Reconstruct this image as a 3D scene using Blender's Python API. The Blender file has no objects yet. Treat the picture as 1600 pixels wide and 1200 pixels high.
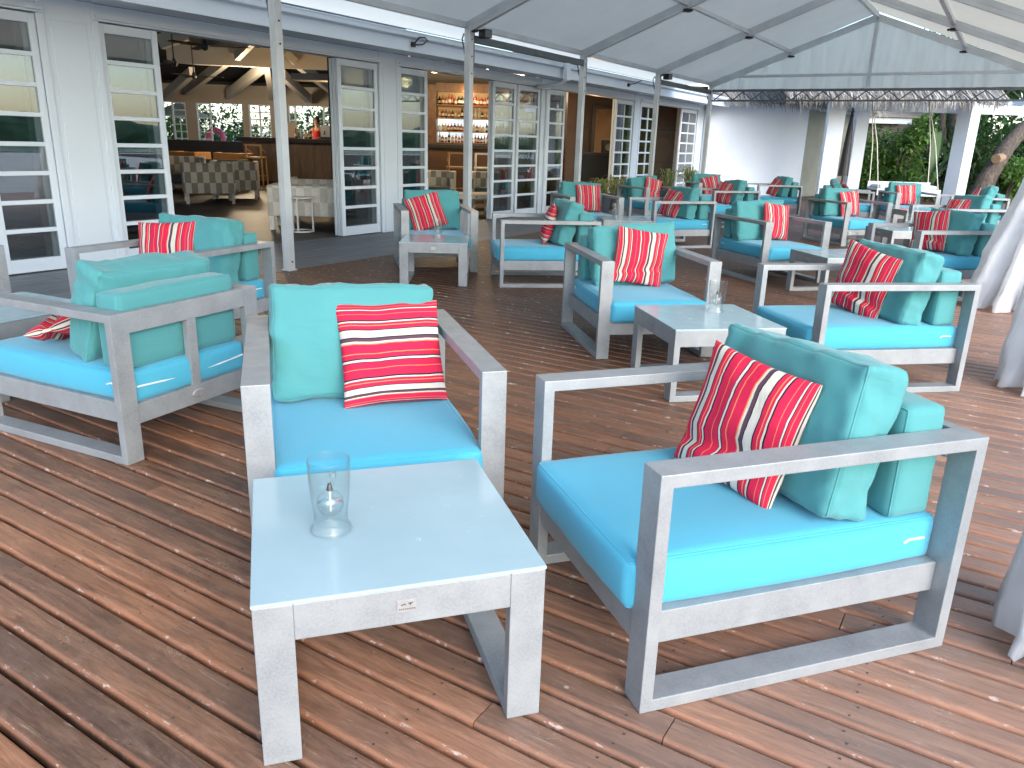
import bpy, bmesh, math, random
from mathutils import Vector, Matrix, noise
R = math.radians
PI = math.pi
random.seed(7)
sc = bpy.context.scene
COL = sc.collection

# ------------------------------------------------------------------ camera
CAM_H = 1.3208
cd = bpy.data.cameras.new('camera')
cam = bpy.data.objects.new('camera', cd)
COL.objects.link(cam)
cd.sensor_fit = 'HORIZONTAL'
cd.sensor_width = 36.0
cd.lens = 36.0 * 1205.97 / 1600.0
cd.clip_start = 0.05
cd.clip_end = 3000
cam.matrix_world = (Matrix.Translation((0, 0, CAM_H)) @ Matrix.Rotation(R(90 - 17.353), 4, 'X')
                    @ Matrix.Rotation(R(1.744), 4, 'Z'))
sc.camera = cam

# ------------------------------------------------------------------ light
SUN_DIR = Vector((0.40, -0.78, 0.50)).normalized()
w = bpy.data.worlds.new('World')
sc.world = w
w.use_nodes = True
nt = w.node_tree
sky = nt.nodes.new('ShaderNodeTexSky')
sky.sky_type = 'NISHITA'
sky.sun_disc = False
sky.sun_elevation = math.asin(SUN_DIR.z)
sky.sun_rotation = math.atan2(SUN_DIR.x, SUN_DIR.y)
sky.air_density = 1.0
sky.dust_density = 1.5
sky.ozone_density = 2.0
nt.links.new(sky.outputs[0], nt.nodes['Background'].inputs[0])
nt.nodes['Background'].inputs[1].default_value = 0.15
sd = bpy.data.lights.new('sun', 'SUN')
sd.energy = 0.5
sd.angle = R(50)
sd.color = (1.0, 0.985, 0.965)
sun = bpy.data.objects.new('sun', sd)
COL.objects.link(sun)
sun.rotation_euler = SUN_DIR.to_track_quat('Z', 'Y').to_euler()
sc.view_settings.view_transform = 'Standard'
sc.view_settings.look = 'None'
sc.view_settings.exposure = 1.92
sc.view_settings.gamma = 1.0
cy = sc.cycles
cy.use_denoising = True
cy.max_bounces = 8
cy.diffuse_bounces = 4
cy.transparent_max_bounces = 24
cy.caustics_reflective = False
cy.caustics_refractive = False
cy.sample_clamp_indirect = 8.0

# ------------------------------------------------------------------ materials
def nmat(name, base=(0.5, 0.5, 0.5), rough=0.5, metal=0.0, spec=0.5):
    m = bpy.data.materials.new(name)
    m.use_nodes = True
    b = m.node_tree.nodes['Principled BSDF']
    b.inputs['Base Color'].default_value = (*base, 1)
    b.inputs['Roughness'].default_value = rough
    b.inputs['Metallic'].default_value = metal
    b.inputs['Specular IOR Level'].default_value = spec
    return m, m.node_tree, b
def N(t, kind, **kw):
    n = t.nodes.new(kind)
    for k, v in kw.items():
        if isinstance(k, str) and hasattr(n, k) and k not in n.inputs: setattr(n, k, v)
        else: n.inputs[k].default_value = v
    return n
def coords(t, kind='Object', scale=(1, 1, 1)):
    tc = t.nodes.new('ShaderNodeTexCoord')
    mp = t.nodes.new('ShaderNodeMapping')
    mp.inputs['Scale'].default_value = scale
    t.links.new(tc.outputs[kind], mp.inputs[0])
    return mp.outputs[0]
def noisetex(t, vec, scale, detail=4, rough=0.55, dist=0.0):
    n = t.nodes.new('ShaderNodeTexNoise')
    n.inputs['Scale'].default_value = scale
    n.inputs['Detail'].default_value = detail
    n.inputs['Roughness'].default_value = rough
    n.inputs['Distortion'].default_value = dist
    if vec is not None: t.links.new(vec, n.inputs['Vector'])
    return n.outputs[0]
def ramp(t, fac, stops, interp='LINEAR'):
    r = t.nodes.new('ShaderNodeValToRGB')
    r.color_ramp.interpolation = interp
    el = r.color_ramp.elements
    while len(el) > 1: el.remove(el[-1])
    el[0].position = stops[0][0]; el[0].color = (*stops[0][1], 1)
    for p, c in stops[1:]:
        e = el.new(p); e.color = (*c, 1)
    t.links.new(fac, r.inputs[0])
    return r.outputs[0]
def mix(t, fac, a, b, mode='MIX'):
    m = t.nodes.new('ShaderNodeMix')
    m.data_type = 'RGBA'; m.blend_type = mode
    for i, v in ((0, fac), (6, a), (7, b)):
        if isinstance(v, (int, float)): m.inputs[i].default_value = v
        elif isinstance(v, tuple): m.inputs[i].default_value = (*v, 1)
        else: t.links.new(v, m.inputs[i])
    return m.outputs[2]
def bump(t, b, h, strength=0.3, dist=0.01):
    n = t.nodes.new('ShaderNodeBump')
    n.inputs['Strength'].default_value = strength
    n.inputs['Distance'].default_value = dist
    t.links.new(h, n.inputs['Height'])
    t.links.new(n.outputs[0], b.inputs['Normal'])
def g3(v): return (v, v, v)
def mottled(name, base, amt=0.15, scale=6, rough=0.5, metal=0.0, bs=0.0, bscale=200, spec=0.5):
    m, t, b = nmat(name, base, rough, metal, spec)
    v = coords(t)
    n = noisetex(t, v, scale, 5)
    c = ramp(t, n, [(0.3, tuple(x * (1 - amt) for x in base)), (0.7, tuple(min(1, x * (1 + amt)) for x in base))])
    t.links.new(c, b.inputs['Base Color'])
    if bs: bump(t, b, noisetex(t, v, bscale, 2), bs, 0.002)
    return m
M = {}
# powder-coated aluminium of the chairs: cloudy grey with a fine speckle
m, t, b = nmat('grey_powder_coat', (0.3, 0.31, 0.32), 0.42, 0.25)
v = coords(t)
c1 = ramp(t, noisetex(t, v, 9, 6, 0.6), [(0.3, (0.245, 0.265, 0.28)), (0.7, (0.345, 0.37, 0.385))])
c2 = mix(t, ramp(t, noisetex(t, v, 160, 3), [(0.35, g3(0)), (0.65, g3(1))]), c1, (0.41, 0.43, 0.44))
mm = t.nodes.new('ShaderNodeMix')
t.links.new(mix(t, 0.35, c1, c2), b.inputs['Base Color'])
t.links.new(ramp(t, noisetex(t, v, 14, 4), [(0.3, g3(0.36)), (0.75, g3(0.55))]), b.inputs['Roughness'])
bump(t, b, noisetex(t, v, 420, 2), 0.12, 0.001)
M['frame'] = m
def fabric(name, base, sh=0.12):
    m, t, b = nmat(name, base, 0.85, 0.0, 0.25)
    v = coords(t)
    n = noisetex(t, v, 5, 5, 0.6)
    c = ramp(t, n, [(0.3, tuple(x * 0.975 for x in base)), (0.72, tuple(min(1, x * 1.02) for x in base))])
    t.links.new(c, b.inputs['Base Color'])
    b.inputs['Sheen Weight'].default_value = 0.25
    b.inputs['Sheen Roughness'].default_value = 0.4
    wv = noisetex(t, coords(t, 'Object', (700, 700, 700)), 1.0, 1)
    folds = noisetex(t, coords(t, 'Object', (5, 5, 13)), 1.0, 2, 0.45, 1.2)
    ad = t.nodes.new('ShaderNodeMath'); ad.operation = 'MULTIPLY_ADD'
    t.links.new(folds, ad.inputs[0]); ad.inputs[1].default_value = 9.0 * sh
    t.links.new(wv, ad.inputs[2])
    bump(t, b, ad.outputs[0], 0.25, 0.004)
    return m
M['seat'] = fabric('sky_blue_canvas', (0.075, 0.41, 0.58), 0.25)
M['teal'] = fabric('turquoise_canvas', (0.086, 0.310, 0.320), 0.7)
M['zip'] = nmat('white_zip', (0.75, 0.77, 0.78), 0.5)[0]
# striped throw pillow
m, t, b = nmat('striped_canvas', (0.6, 0.05, 0.1), 0.9, 0.0, 0.2)
uv = t.nodes.new('ShaderNodeTexCoord')
sep = t.nodes.new('ShaderNodeSeparateXYZ')
nz = noisetex(t, uv.outputs['UV'], 4.0, 3)
t.links.new(uv.outputs['UV'], sep.inputs[0])
ad = N(t, 'ShaderNodeMath', operation='MULTIPLY_ADD'); ad.inputs[1].default_value = 0.010
t.links.new(nz, ad.inputs[0]); t.links.new(sep.outputs[0], ad.inputs[2])
ml = N(t, 'ShaderNodeMath', operation='MULTIPLY'); ml.inputs[1].default_value = 2.65
t.links.new(ad.outputs[0], ml.inputs[0])
fr = N(t, 'ShaderNodeMath', operation='FRACT'); t.links.new(ml.outputs[0], fr.inputs[0])
red = (0.60, 0.020, 0.068); blk = (0.02, 0.015, 0.025); wht = (0.60, 0.56, 0.48); pur = (0.10, 0.05, 0.075); ora = (0.80, 0.24, 0.10)
st = [(0, wht), (.085, blk), (.10, pur), (.155, wht), (.185, ora), (.205, red), (.35, ora), (.365, red), (.43, blk),
      (.45, wht), (.485, blk), (.50, red), (.60, ora), (.61, red), (.75, blk), (.775, wht), (.805, red), (.85, ora), (.87, red), (.935, blk), (.955, wht)]
t.links.new(ramp(t, fr.outputs[0], st, 'CONSTANT'), b.inputs['Base Color'])
bump(t, b, noisetex(t, coords(t, 'Object', (14, 14, 8)), 1.0, 4, 0.55, 0.5), 0.5, 0.012)
M['stripe'] = m
# frosted pale blue table glass
m, t, b = nmat('frosted_blue_glass', (0.45, 0.60, 0.68), 0.16, 0.0, 0.6)
v = coords(t)
t.links.new(ramp(t, noisetex(t, v, 4, 5), [(0.3, (0.33, 0.47, 0.52)), (0.7, (0.38, 0.525, 0.575))]), b.inputs['Base Color'])
t.links.new(ramp(t, noisetex(t, v, 12, 6, 0.7), [(0.35, g3(0.12)), (0.75, g3(0.32))]), b.inputs['Roughness'])
M['tabletop'] = m
def glassmat(name, tint=(1, 1, 1), ior=1.5, rough=0.0):
    m = bpy.data.materials.new(name); m.use_nodes = True
    t = m.node_tree; t.nodes.remove(t.nodes['Principled BSDF'])
    out = t.nodes['Material Output']
    tr = N(t, 'ShaderNodeBsdfTransparent'); tr.inputs[0].default_value = (*tint, 1)
    gl = N(t, 'ShaderNodeBsdfGlossy'); gl.inputs['Roughness'].default_value = rough
    lw = N(t, 'ShaderNodeLayerWeight'); lw.inputs['Blend'].default_value = 0.5
    pw_ = N(t, 'ShaderNodeMath', operation='POWER'); pw_.inputs[1].default_value = 4.0
    t.links.new(lw.outputs['Facing'], pw_.inputs[0])
    r0_ = ((ior - 1) / (ior + 1)) ** 2
    fz = N(t, 'ShaderNodeMath', operation='MULTIPLY_ADD'); fz.inputs[1].default_value = 0.75; fz.inputs[2].default_value = r0_
    t.links.new(pw_.outputs[0], fz.inputs[0])
    mx = N(t, 'ShaderNodeMixShader')
    t.links.new(fz.outputs[0], mx.inputs[0]); t.links.new(tr.outputs[0], mx.inputs[1]); t.links.new(gl.outputs[0], mx.inputs[2])
    t.links.new(mx.outputs[0], out.inputs[0])
    return m
M['pane'] = glassmat('window_glass', (0.70, 0.735, 0.73), 2.15)
M['glass'] = glassmat('lamp_glass', (0.96, 0.975, 0.975), 1.5)
M['oilglass'] = glassmat('oil_bulb_glass', (0.93, 0.95, 0.95), 1.75)
M['wick'] = nmat('wick', (0.7, 0.68, 0.62), 0.8)[0]
M['burner'] = nmat('burner_metal', (0.08, 0.08, 0.08), 0.3, 0.8)[0]
# aluminium tent profiles
M['alu'] = mottled('aluminium', (0.64, 0.67, 0.68), 0.1, 3, 0.40, 0.35, 0.05)
M['darksteel'] = mottled('dark_galvanised_steel', (0.13, 0.15, 0.16), 0.15, 5, 0.45, 0.5)
M['black'] = nmat('black_plastic', (0.012, 0.012, 0.013), 0.45)[0]
for nm_, key_, tr_ in (('white_tent_fabric', 'canvas', 0.25), ('thin_white_fabric', 'thincanvas', 0.68)):
    m, t, b = nmat(nm_, (0.66, 0.70, 0.71), 0.45, 0, 0.35)
    v = coords(t)
    t.links.new(ramp(t, noisetex(t, v, 1.3, 5), [(0.3, (0.68, 0.67, 0.60)), (0.7, (0.77, 0.76, 0.69))]), b.inputs['Base Color'])
    bump(t, b, noisetex(t, v, 3.0, 5, 0.6, 1.0), 0.25, 0.03)
    tl = N(t, 'ShaderNodeBsdfTranslucent'); tl.inputs[0].default_value = (0.78, 0.74, 0.60, 1)
    mx = N(t, 'ShaderNodeMixShader'); mx.inputs[0].default_value = tr_
    t.links.new(b.outputs[0], mx.inputs[1]); t.links.new(tl.outputs[0], mx.inputs[2])
    t.links.new(mx.outputs[0], t.nodes['Material Output'].inputs[0])
    M[key_] = m
# painted building
def paint(name, base, amt=0.05, bs=0.15, rough=0.55):
    m, t, b = nmat(name, base, rough)
    v = coords(t)
    t.links.new(ramp(t, noisetex(t, v, 1.7, 6, 0.62), [(0.28, tuple(x * (1 - amt) for x in base)), (0.7, base)]), b.inputs['Base Color'])
    bump(t, b, noisetex(t, v, 60, 4), bs, 0.003)
    return m
M['white'] = paint('white_paint', (0.71, 0.79, 0.86))
M['wallwhite'] = paint('white_render', (0.76, 0.84, 0.94), 0.05, 0.25, 0.75)
M['beige'] = paint('weathered_beige_render', (0.36, 0.37, 0.31), 0.22, 0.3, 0.8)
M['cream'] = paint('cream_paint', (0.62, 0.58, 0.52))
M['brown'] = mottled('brown_veneer', (0.07, 0.034, 0.014), 0.3, 2.5, 0.45)
M['oak'] = mottled('oak_veneer', (0.30, 0.15, 0.05), 0.2, 3, 0.45)
M['darkceil'] = mottled('dark_ceiling', (0.02, 0.02, 0.022), 0.3, 2, 0.8)
M['blackwood'] = mottled('black_stained_wood', (0.018, 0.014, 0.012), 0.3, 3, 0.35)
M['stoolwood'] = mottled('pale_wood', (0.42, 0.27, 0.14), 0.15, 5, 0.5)
M['whitemetal'] = nmat('white_metal', (0.75, 0.77, 0.77), 0.4)[0]
m, t, b = nmat('grey_wood_front', (0.15, 0.115, 0.085), 0.5)
t.links.new(ramp(t, noisetex(t, coords(t, 'Object', (6, 6, 0.7)), 2, 6, 0.65), [(0.3, (0.085, 0.065, 0.048)), (0.7, (0.19, 0.15, 0.115))]), b.inputs['Base Color'])
M['barfront'] = m
# slate porch
m, t, b = nmat('grey_slate', (0.17, 0.185, 0.20), 0.55)
v = coords(t, 'Object', (1, 1, 1))
s = noisetex(t, coords(t, 'Object', (0.8, 7, 1)), 2.2, 8, 0.7, 0.8)
bk = N(t, 'ShaderNodeTexBrick'); bk.inputs['Scale'].default_value = 1.0
bk.inputs['Brick Width'].default_value = 1.15; bk.inputs['Row Height'].default_value = 0.52
bk.inputs['Mortar Size'].default_value = 0.006; bk.inputs['Color1'].default_value = (1, 1, 1, 1); bk.inputs['Color2'].default_value = (0.82, 0.82, 0.84, 1); bk.inputs['Mortar'].default_value = (0.45, 0.45, 0.45, 1)
t.links.new(v, bk.inputs['Vector'])
t.links.new(mix(t, 1.0, ramp(t, s, [(0.25, (0.10, 0.11, 0.125)), (0.55, (0.19, 0.205, 0.225)), (0.8, (0.29, 0.30, 0.31))]), bk.outputs[0], 'MULTIPLY'), b.inputs['Base Color'])
bump(t, b, s, 0.5, 0.01)
M['slate'] = m
M['innerfloor'] = mottled('dark_brown_stone_floor', (0.06, 0.05, 0.042), 0.3, 3, 0.5)
M['sand'] = mottled('sand', (0.66, 0.63, 0.57), 0.15, 2, 0.9, 0, 0.3, 30)
M['soil'] = mottled('dark_leaf_litter', (0.045, 0.035, 0.022), 0.5, 5, 0.95, 0, 0.5, 20)
m, t, b = nmat('lagoon', (0.05, 0.22, 0.25), 0.08)
bump(t, b, noisetex(t, coords(t), 0.8, 4), 0.25, 0.2)
M['sea'] = m
# decking
m, t, b = nmat('oiled_hardwood_deck', (0.15, 0.07, 0.045), 0.4)
geo = N(t, 'ShaderNodeNewGeometry')
rnd = geo.outputs['Random Per Island']
off = N(t, 'ShaderNodeVectorMath', operation='MULTIPLY_ADD')
tc = N(t, 'ShaderNodeTexCoord')
cmb = N(t, 'ShaderNodeCombineXYZ'); t.links.new(rnd, cmb.inputs[0]); t.links.new(rnd, cmb.inputs[1])
sc3 = N(t, 'ShaderNodeVectorMath', operation='SCALE'); sc3.inputs['Scale'].default_value = 37.0
t.links.new(cmb.outputs[0], sc3.inputs[0])
addv = N(t, 'ShaderNodeVectorMath', operation='ADD')
t.links.new(tc.outputs['Object'], addv.inputs[0]); t.links.new(sc3.outputs[0], addv.inputs[1])
def mapv(vec, scale):
    mp = N(t, 'ShaderNodeMapping'); mp.inputs['Scale'].default_value = scale
    t.links.new(vec, mp.inputs[0]); return mp.outputs[0]
vb = addv.outputs[0]
grain = noisetex(t, mapv(vb, (46, 4.2, 1)), 1.0, 9, 0.78, 0.8)
cloud = noisetex(t, mapv(vb, (9, 1.6, 1)), 1.0, 6, 0.65)
wcloud = noisetex(t, mapv(tc.outputs['Object'], (1.2, 1.0, 1)), 1.0, 4, 0.6)
base1 = ramp(t, grain, [(0.32, (0.10, 0.047, 0.024)), (0.5, (0.225, 0.115, 0.064)), (0.68, (0.36, 0.20, 0.125))])
base2 = ramp(t, rnd, [(0.0, (0.60, 0.64, 0.70)), (0.5, (1.0, 1.0, 1.0)), (1.0, (1.32, 1.2, 1.08))])
c = mix(t, 1.0, base1, base2, 'MULTIPLY')
c = mix(t, 1.0, c, ramp(t, cloud, [(0.3, (0.62, 0.62, 0.66)), (0.65, (1.25, 1.15, 1.05))]), 'MULTIPLY')
# greyed worn veil
veil = ramp(t, wcloud, [(0.45, g3(0.0)), (0.75, g3(0.25))])
c = mix(t, veil, c, (0.24, 0.16, 0.11))
# pale scratches and flecks
scr = noisetex(t, mapv(vb, (120, 9, 1)), 1.0, 3, 0.6, 1.5)
scf = ramp(t, scr, [(0.62, g3(0)), (0.67, g3(1))])
msk = ramp(t, noisetex(t, mapv(vb, (9, 5, 1)), 1.0, 3), [(0.5, g3(0)), (0.68, g3(0.75))])
fm = N(t, 'ShaderNodeMath', operation='MULTIPLY'); t.links.new(scf, fm.inputs[0]); t.links.new(msk, fm.inputs[1])
c = mix(t, fm.outputs[0], c, (0.45, 0.36, 0.31))
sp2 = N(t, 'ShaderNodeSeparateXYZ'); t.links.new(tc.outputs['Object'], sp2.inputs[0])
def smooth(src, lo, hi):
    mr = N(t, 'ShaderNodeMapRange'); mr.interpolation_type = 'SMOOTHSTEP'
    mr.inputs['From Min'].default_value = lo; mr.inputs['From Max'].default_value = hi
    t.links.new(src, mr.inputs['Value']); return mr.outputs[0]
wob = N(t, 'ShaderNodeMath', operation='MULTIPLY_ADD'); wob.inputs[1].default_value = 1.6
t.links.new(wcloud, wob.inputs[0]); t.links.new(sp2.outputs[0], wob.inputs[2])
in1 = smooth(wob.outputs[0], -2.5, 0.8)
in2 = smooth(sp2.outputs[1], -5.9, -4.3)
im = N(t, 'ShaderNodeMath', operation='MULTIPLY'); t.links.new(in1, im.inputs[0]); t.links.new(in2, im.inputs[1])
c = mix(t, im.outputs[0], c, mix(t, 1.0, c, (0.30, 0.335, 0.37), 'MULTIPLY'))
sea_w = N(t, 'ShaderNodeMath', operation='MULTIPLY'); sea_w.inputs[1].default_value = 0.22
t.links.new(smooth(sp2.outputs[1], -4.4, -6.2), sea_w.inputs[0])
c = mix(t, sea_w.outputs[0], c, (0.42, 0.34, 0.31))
# whitish haze of fine dry speckle and curling scratches
hz = noisetex(t, mapv(vb, (34, 14, 1)), 1.0, 8, 0.8)
hzf = ramp(t, hz, [(0.50, g3(0)), (0.68, g3(0.6))])
hzm = ramp(t, noisetex(t, mapv(tc.outputs['Object'], (3.2, 2.2, 1)), 1.0, 4, 0.6), [(0.42, g3(0.06)), (0.72, g3(0.6))])
hm = N(t, 'ShaderNodeMath', operation='MULTIPLY'); t.links.new(hzf, hm.inputs[0]); t.links.new(hzm, hm.inputs[1])
c = mix(t, hm.outputs[0], c, (0.46, 0.34, 0.26))
cu = noisetex(t, mapv(vb, (26, 11, 1)), 1.0, 1, 0.5, 2.2)
cuf = ramp(t, cu, [(0.488, g3(0)), (0.5, g3(1)), (0.512, g3(0))])
cum = ramp(t, noisetex(t, mapv(tc.outputs['Object'], (4.5, 3.0, 1)), 1.0, 2), [(0.55, g3(0)), (0.68, g3(0.7))])
cm2 = N(t, 'ShaderNodeMath', operation='MULTIPLY'); t.links.new(cuf, cm2.inputs[0]); t.links.new(cum, cm2.inputs[1])
c = mix(t, cm2.outputs[0], c, (0.48, 0.38, 0.31))
fl = N(t, 'ShaderNodeTexVoronoi', feature='F1'); fl.inputs['Scale'].default_value = 4.0
t.links.new(mapv(tc.outputs['Object'], (1.3, 1, 1)), fl.inputs['Vector'])
flk = ramp(t, fl.outputs['Distance'], [(0.025, g3(0.8)), (0.035, g3(0))])
c = mix(t, flk, c, (0.5, 0.42, 0.36))
# reddish highlight painted along the rounded edges, where they catch the light
at = N(t, 'ShaderNodeAttribute', attribute_name='edge')
edge_hl = N(t, 'ShaderNodeMath', operation='MULTIPLY'); edge_hl.inputs[1].default_value = 0.45
t.links.new(at.outputs['Fac'], edge_hl.inputs[0])
c = mix(t, edge_hl.outputs[0], c, (0.36, 0.15, 0.075))
chip = ramp(t, noisetex(t, mapv(vb, (60, 16, 1)), 1.0, 3, 0.7), [(0.6, g3(0)), (0.66, g3(1))])
cm = N(t, 'ShaderNodeMath', operation='MULTIPLY'); t.links.new(chip, cm.inputs[0]); t.links.new(at.outputs['Fac'], cm.inputs[1])
c = mix(t, cm.outputs[0], c, (0.55, 0.42, 0.34))
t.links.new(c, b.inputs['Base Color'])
t.links.new(ramp(t, grain, [(0.3, g3(0.38)), (0.8, g3(0.62))]), b.inputs['Roughness'])
bump(t, b, grain, 0.6, 0.004)
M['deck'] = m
def leafmat(name, c0, c1, c2):
    m, t, b = nmat(name, c1, 0.45, 0, 0.4)
    geo = N(t, 'ShaderNodeNewGeometry')
    t.links.new(ramp(t, geo.outputs['Random Per Island'], [(0, c0), (0.55, c1), (1, c2)]), b.inputs['Base Color'])
    tl = N(t, 'ShaderNodeBsdfTranslucent'); tl.inputs[0].default_value = (*[x * 1.3 for x in c2], 1)
    mx = N(t, 'ShaderNodeMixShader'); mx.inputs[0].default_value = 0.25
    t.links.new(b.outputs[0], mx.inputs[1]); t.links.new(tl.outputs[0], mx.inputs[2])
    t.links.new(mx.outputs[0], t.nodes['Material Output'].inputs[0])
    return m
M['leafdark'] = leafmat('dark_green_leaf', (0.018, 0.045, 0.012), (0.035, 0.085, 0.022), (0.07, 0.15, 0.04))
M['leafbright'] = leafmat('bright_green_leaf', (0.04, 0.10, 0.02), (0.085, 0.19, 0.035), (0.17, 0.30, 0.06))
M['palmleaf'] = leafmat('palm_leaf', (0.035, 0.09, 0.03), (0.07, 0.15, 0.05), (0.14, 0.22, 0.08))
M['spider'] = leafmat('variegated_leaf', (0.10, 0.15, 0.03), (0.22, 0.26, 0.07), (0.42, 0.42, 0.18))
m, t, b = nmat('bark', (0.12, 0.09, 0.065), 0.9)
v = coords(t, 'Object', (9, 9, 3))
n = noisetex(t, v, 1.5, 8, 0.75, 1.0)
t.links.new(ramp(t, n, [(0.3, (0.035, 0.028, 0.022)), (0.55, (0.13, 0.105, 0.085)), (0.75, (0.28, 0.25, 0.21))]), b.inputs['Base Color'])
bump(t, b, n, 0.9, 0.05)
M['bark'] = m
M['cutwood'] = mottled('cut_wood', (0.30, 0.20, 0.12), 0.35, 20, 0.85)
m, t, b = nmat('thatch', (0.25, 0.22, 0.18), 0.95)
geo = N(t, 'ShaderNodeNewGeometry')
t.links.new(ramp(t, geo.outputs['Random Per Island'], [(0, (0.10, 0.085, 0.07)), (0.5, (0.26, 0.24, 0.21)), (1, (0.52, 0.50, 0.46))]), b.inputs['Base Color'])
M['thatch'] = m
# chequered webbing
def weave(name, ca, cb, scl):
    m, t, b = nmat(name, ca, 0.7)
    ck = N(t, 'ShaderNodeTexChecker'); ck.inputs['Scale'].default_value = scl
    ck.inputs['Color1'].default_value = (*ca, 1); ck.inputs['Color2'].default_value = (*cb, 1)
    t.links.new(coords(t, 'Object', (1.0, 1.0, 0.55)), ck.inputs['Vector'])
    t.links.new(mix(t, 0.5, ck.outputs[0], mix(t, 1.0, ck.outputs[0], ramp(t, noisetex(t, coords(t), 25, 3), [(0.3, g3(0.8)), (0.7, g3(1.15))]), 'MULTIPLY')), b.inputs['Base Color'])
    return m
M['weave'] = weave('chequered_webbing', (0.82, 0.80, 0.74), (0.38, 0.37, 0.33), 9.0)
M['weavewhite'] = weave('white_webbing', (0.72, 0.71, 0.67), (0.56, 0.55, 0.51), 9.0)
M['bluegrey'] = mottled('blue_grey_fabric', (0.12, 0.16, 0.17), 0.1, 5, 0.9)
M['orangewood'] = mottled('orange_wood', (0.42, 0.20, 0.05), 0.2, 5, 0.5)
M['skin'] = nmat('skin', (0.50, 0.29, 0.20), 0.55)[0]
M['hair'] = nmat('dark_hair', (0.02, 0.014, 0.01), 0.5)[0]
M['redcloth'] = nmat('red_cloth', (0.55, 0.03, 0.03), 0.8)[0]
M['sheet'] = None
m, t, b = nmat('white_pvc_sheet', (0.84, 0.85, 0.87), 0.25, 0, 0.5)
bump(t, b, noisetex(t, coords(t, 'Object', (5, 5, 2)), 1.0, 5, 0.6, 1.5), 0.5, 0.03)
tl = N(t, 'ShaderNodeBsdfTranslucent'); tl.inputs[0].default_value = (0.88, 0.89, 0.90, 1)
mx = N(t, 'ShaderNodeMixShader'); mx.inputs[0].default_value = 0.5
t.links.new(b.outputs[0], mx.inputs[1]); t.links.new(tl.outputs[0], mx.inputs[2])
t.links.new(mx.outputs[0], t.nodes['Material Output'].inputs[0])
M['sheet'] = m
def emit(name, col, s):
    m = bpy.data.materials.new(name); m.use_nodes = True
    b = m.node_tree.nodes['Principled BSDF']
    b.inputs['Base Color'].default_value = (*col, 1)
    b.inputs['Emission Color'].default_value = (*col, 1)
    b.inputs['Emission Strength'].default_value = s
    return m
M['lampglow'] = emit('warm_lamp', (1.0, 0.72, 0.35), 6.0)
M['badge'] = mottled('brushed_badge', (0.62, 0.63, 0.64), 0.1, 60, 0.3, 0.7)

# ------------------------------------------------------------------ mesh helpers
class MB:
    def __init__(s): s.v = []; s.f = []
    def add(s, vs, fs):
        o = len(s.v); s.v += [tuple(x) for x in vs]; s.f += [tuple(i + o for i in f) for f in fs]; return s
    def box(s, x0, x1, y0, y1, z0, z1):
        return s.add([(x0, y0, z0), (x1, y0, z0), (x1, y1, z0), (x0, y1, z0), (x0, y0, z1), (x1, y0, z1), (x1, y1, z1), (x0, y1, z1)],
                     [(3, 2, 1, 0), (4, 5, 6, 7), (0, 1, 5, 4), (1, 2, 6, 5), (2, 3, 7, 6), (3, 0, 4, 7)])
    def beam(s, p, q, wd, ht, up=(0, 0, 1)):
        p = Vector(p); q = Vector(q); d = (q - p).normalized(); u = Vector(up)
        sd = d.cross(u)
        if sd.length < 1e-4: sd = d.cross(Vector((1, 0, 0)))
        sd.normalize(); u = sd.cross(d)
        c = [sd * (a * wd / 2) + u * (bb * ht / 2) for a, bb in ((-1, -1), (1, -1), (1, 1), (-1, 1))]
        return s.add([p + x for x in c] + [q + x for x in c], [(3, 2, 1, 0), (4, 5, 6, 7), (0, 1, 5, 4), (1, 2, 6, 5), (2, 3, 7, 6), (3, 0, 4, 7)])
    def tube(s, pts, rad, n=8, caps=True):
        pts = [Vector(p) for p in pts]
        rs = rad if isinstance(rad, (list, tuple)) else [rad] * len(pts)
        vs = []; prev = None
        for i, p in enumerate(pts):
            d = (pts[min(i + 1, len(pts) - 1)] - pts[max(i - 1, 0)]).normalized()
            a = prev if prev is not None else (Vector((1, 0, 0)) if abs(d.x) < 0.9 else Vector((0, 1, 0)))
            a = (a - d * a.dot(d)).normalized(); prev = a; bb = d.cross(a)
            for k in range(n):
                th = 2 * PI * k / n
                vs.append(p + (a * math.cos(th) + bb * math.sin(th)) * rs[i])
        fs = [(i * n + k, i * n + (k + 1) % n, (i + 1) * n + (k + 1) % n, (i + 1) * n + k) for i in range(len(pts) - 1) for k in range(n)]
        if caps:
            fs.append(tuple(range(n))[::-1]); fs.append(tuple((len(pts) - 1) * n + k for k in range(n)))
        return s.add(vs, fs)
    def lathe(s, prof, n=24, c=(0, 0, 0)):
        vs = []
        for r, z in prof:
            for k in range(n):
                th = 2 * PI * k / n; vs.append((c[0] + r * math.cos(th), c[1] + r * math.sin(th), c[2] + z))
        fs = [(i * n + k, i * n + (k + 1) % n, (i + 1) * n + (k + 1) % n, (i + 1) * n + k) for i in range(len(prof) - 1) for k in range(n)]
        return s.add(vs, fs)
    def mesh(s, name, mat, smooth=False, bevel=0.0, seg=2):
        me = bpy.data.meshes.new(name)
        me.from_pydata(s.v, [], s.f)
        if bevel:
            bm = bmesh.new(); bm.from_mesh(me)
            bmesh.ops.bevel(bm, geom=[e for e in bm.edges if e.is_manifold and e.calc_face_angle(0) > 0.5], offset=bevel, segments=seg, profile=0.6, affect='EDGES', clamp_overlap=True)
            bm.to_mesh(me); bm.free()
        if smooth:
            for p in me.polygons: p.use_smooth = True
        if mat: me.materials.append(mat)
        return me
    def obj(s, name, mat, parent=None, smooth=False, bevel=0.0, seg=2):
        return link(name, s.mesh(name, mat, smooth, bevel, seg), parent)
def link(name, data, parent=None):
    o = bpy.data.objects.new(name, data); COL.objects.link(o)
    if parent is not None: o.parent = parent
    return o
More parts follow.
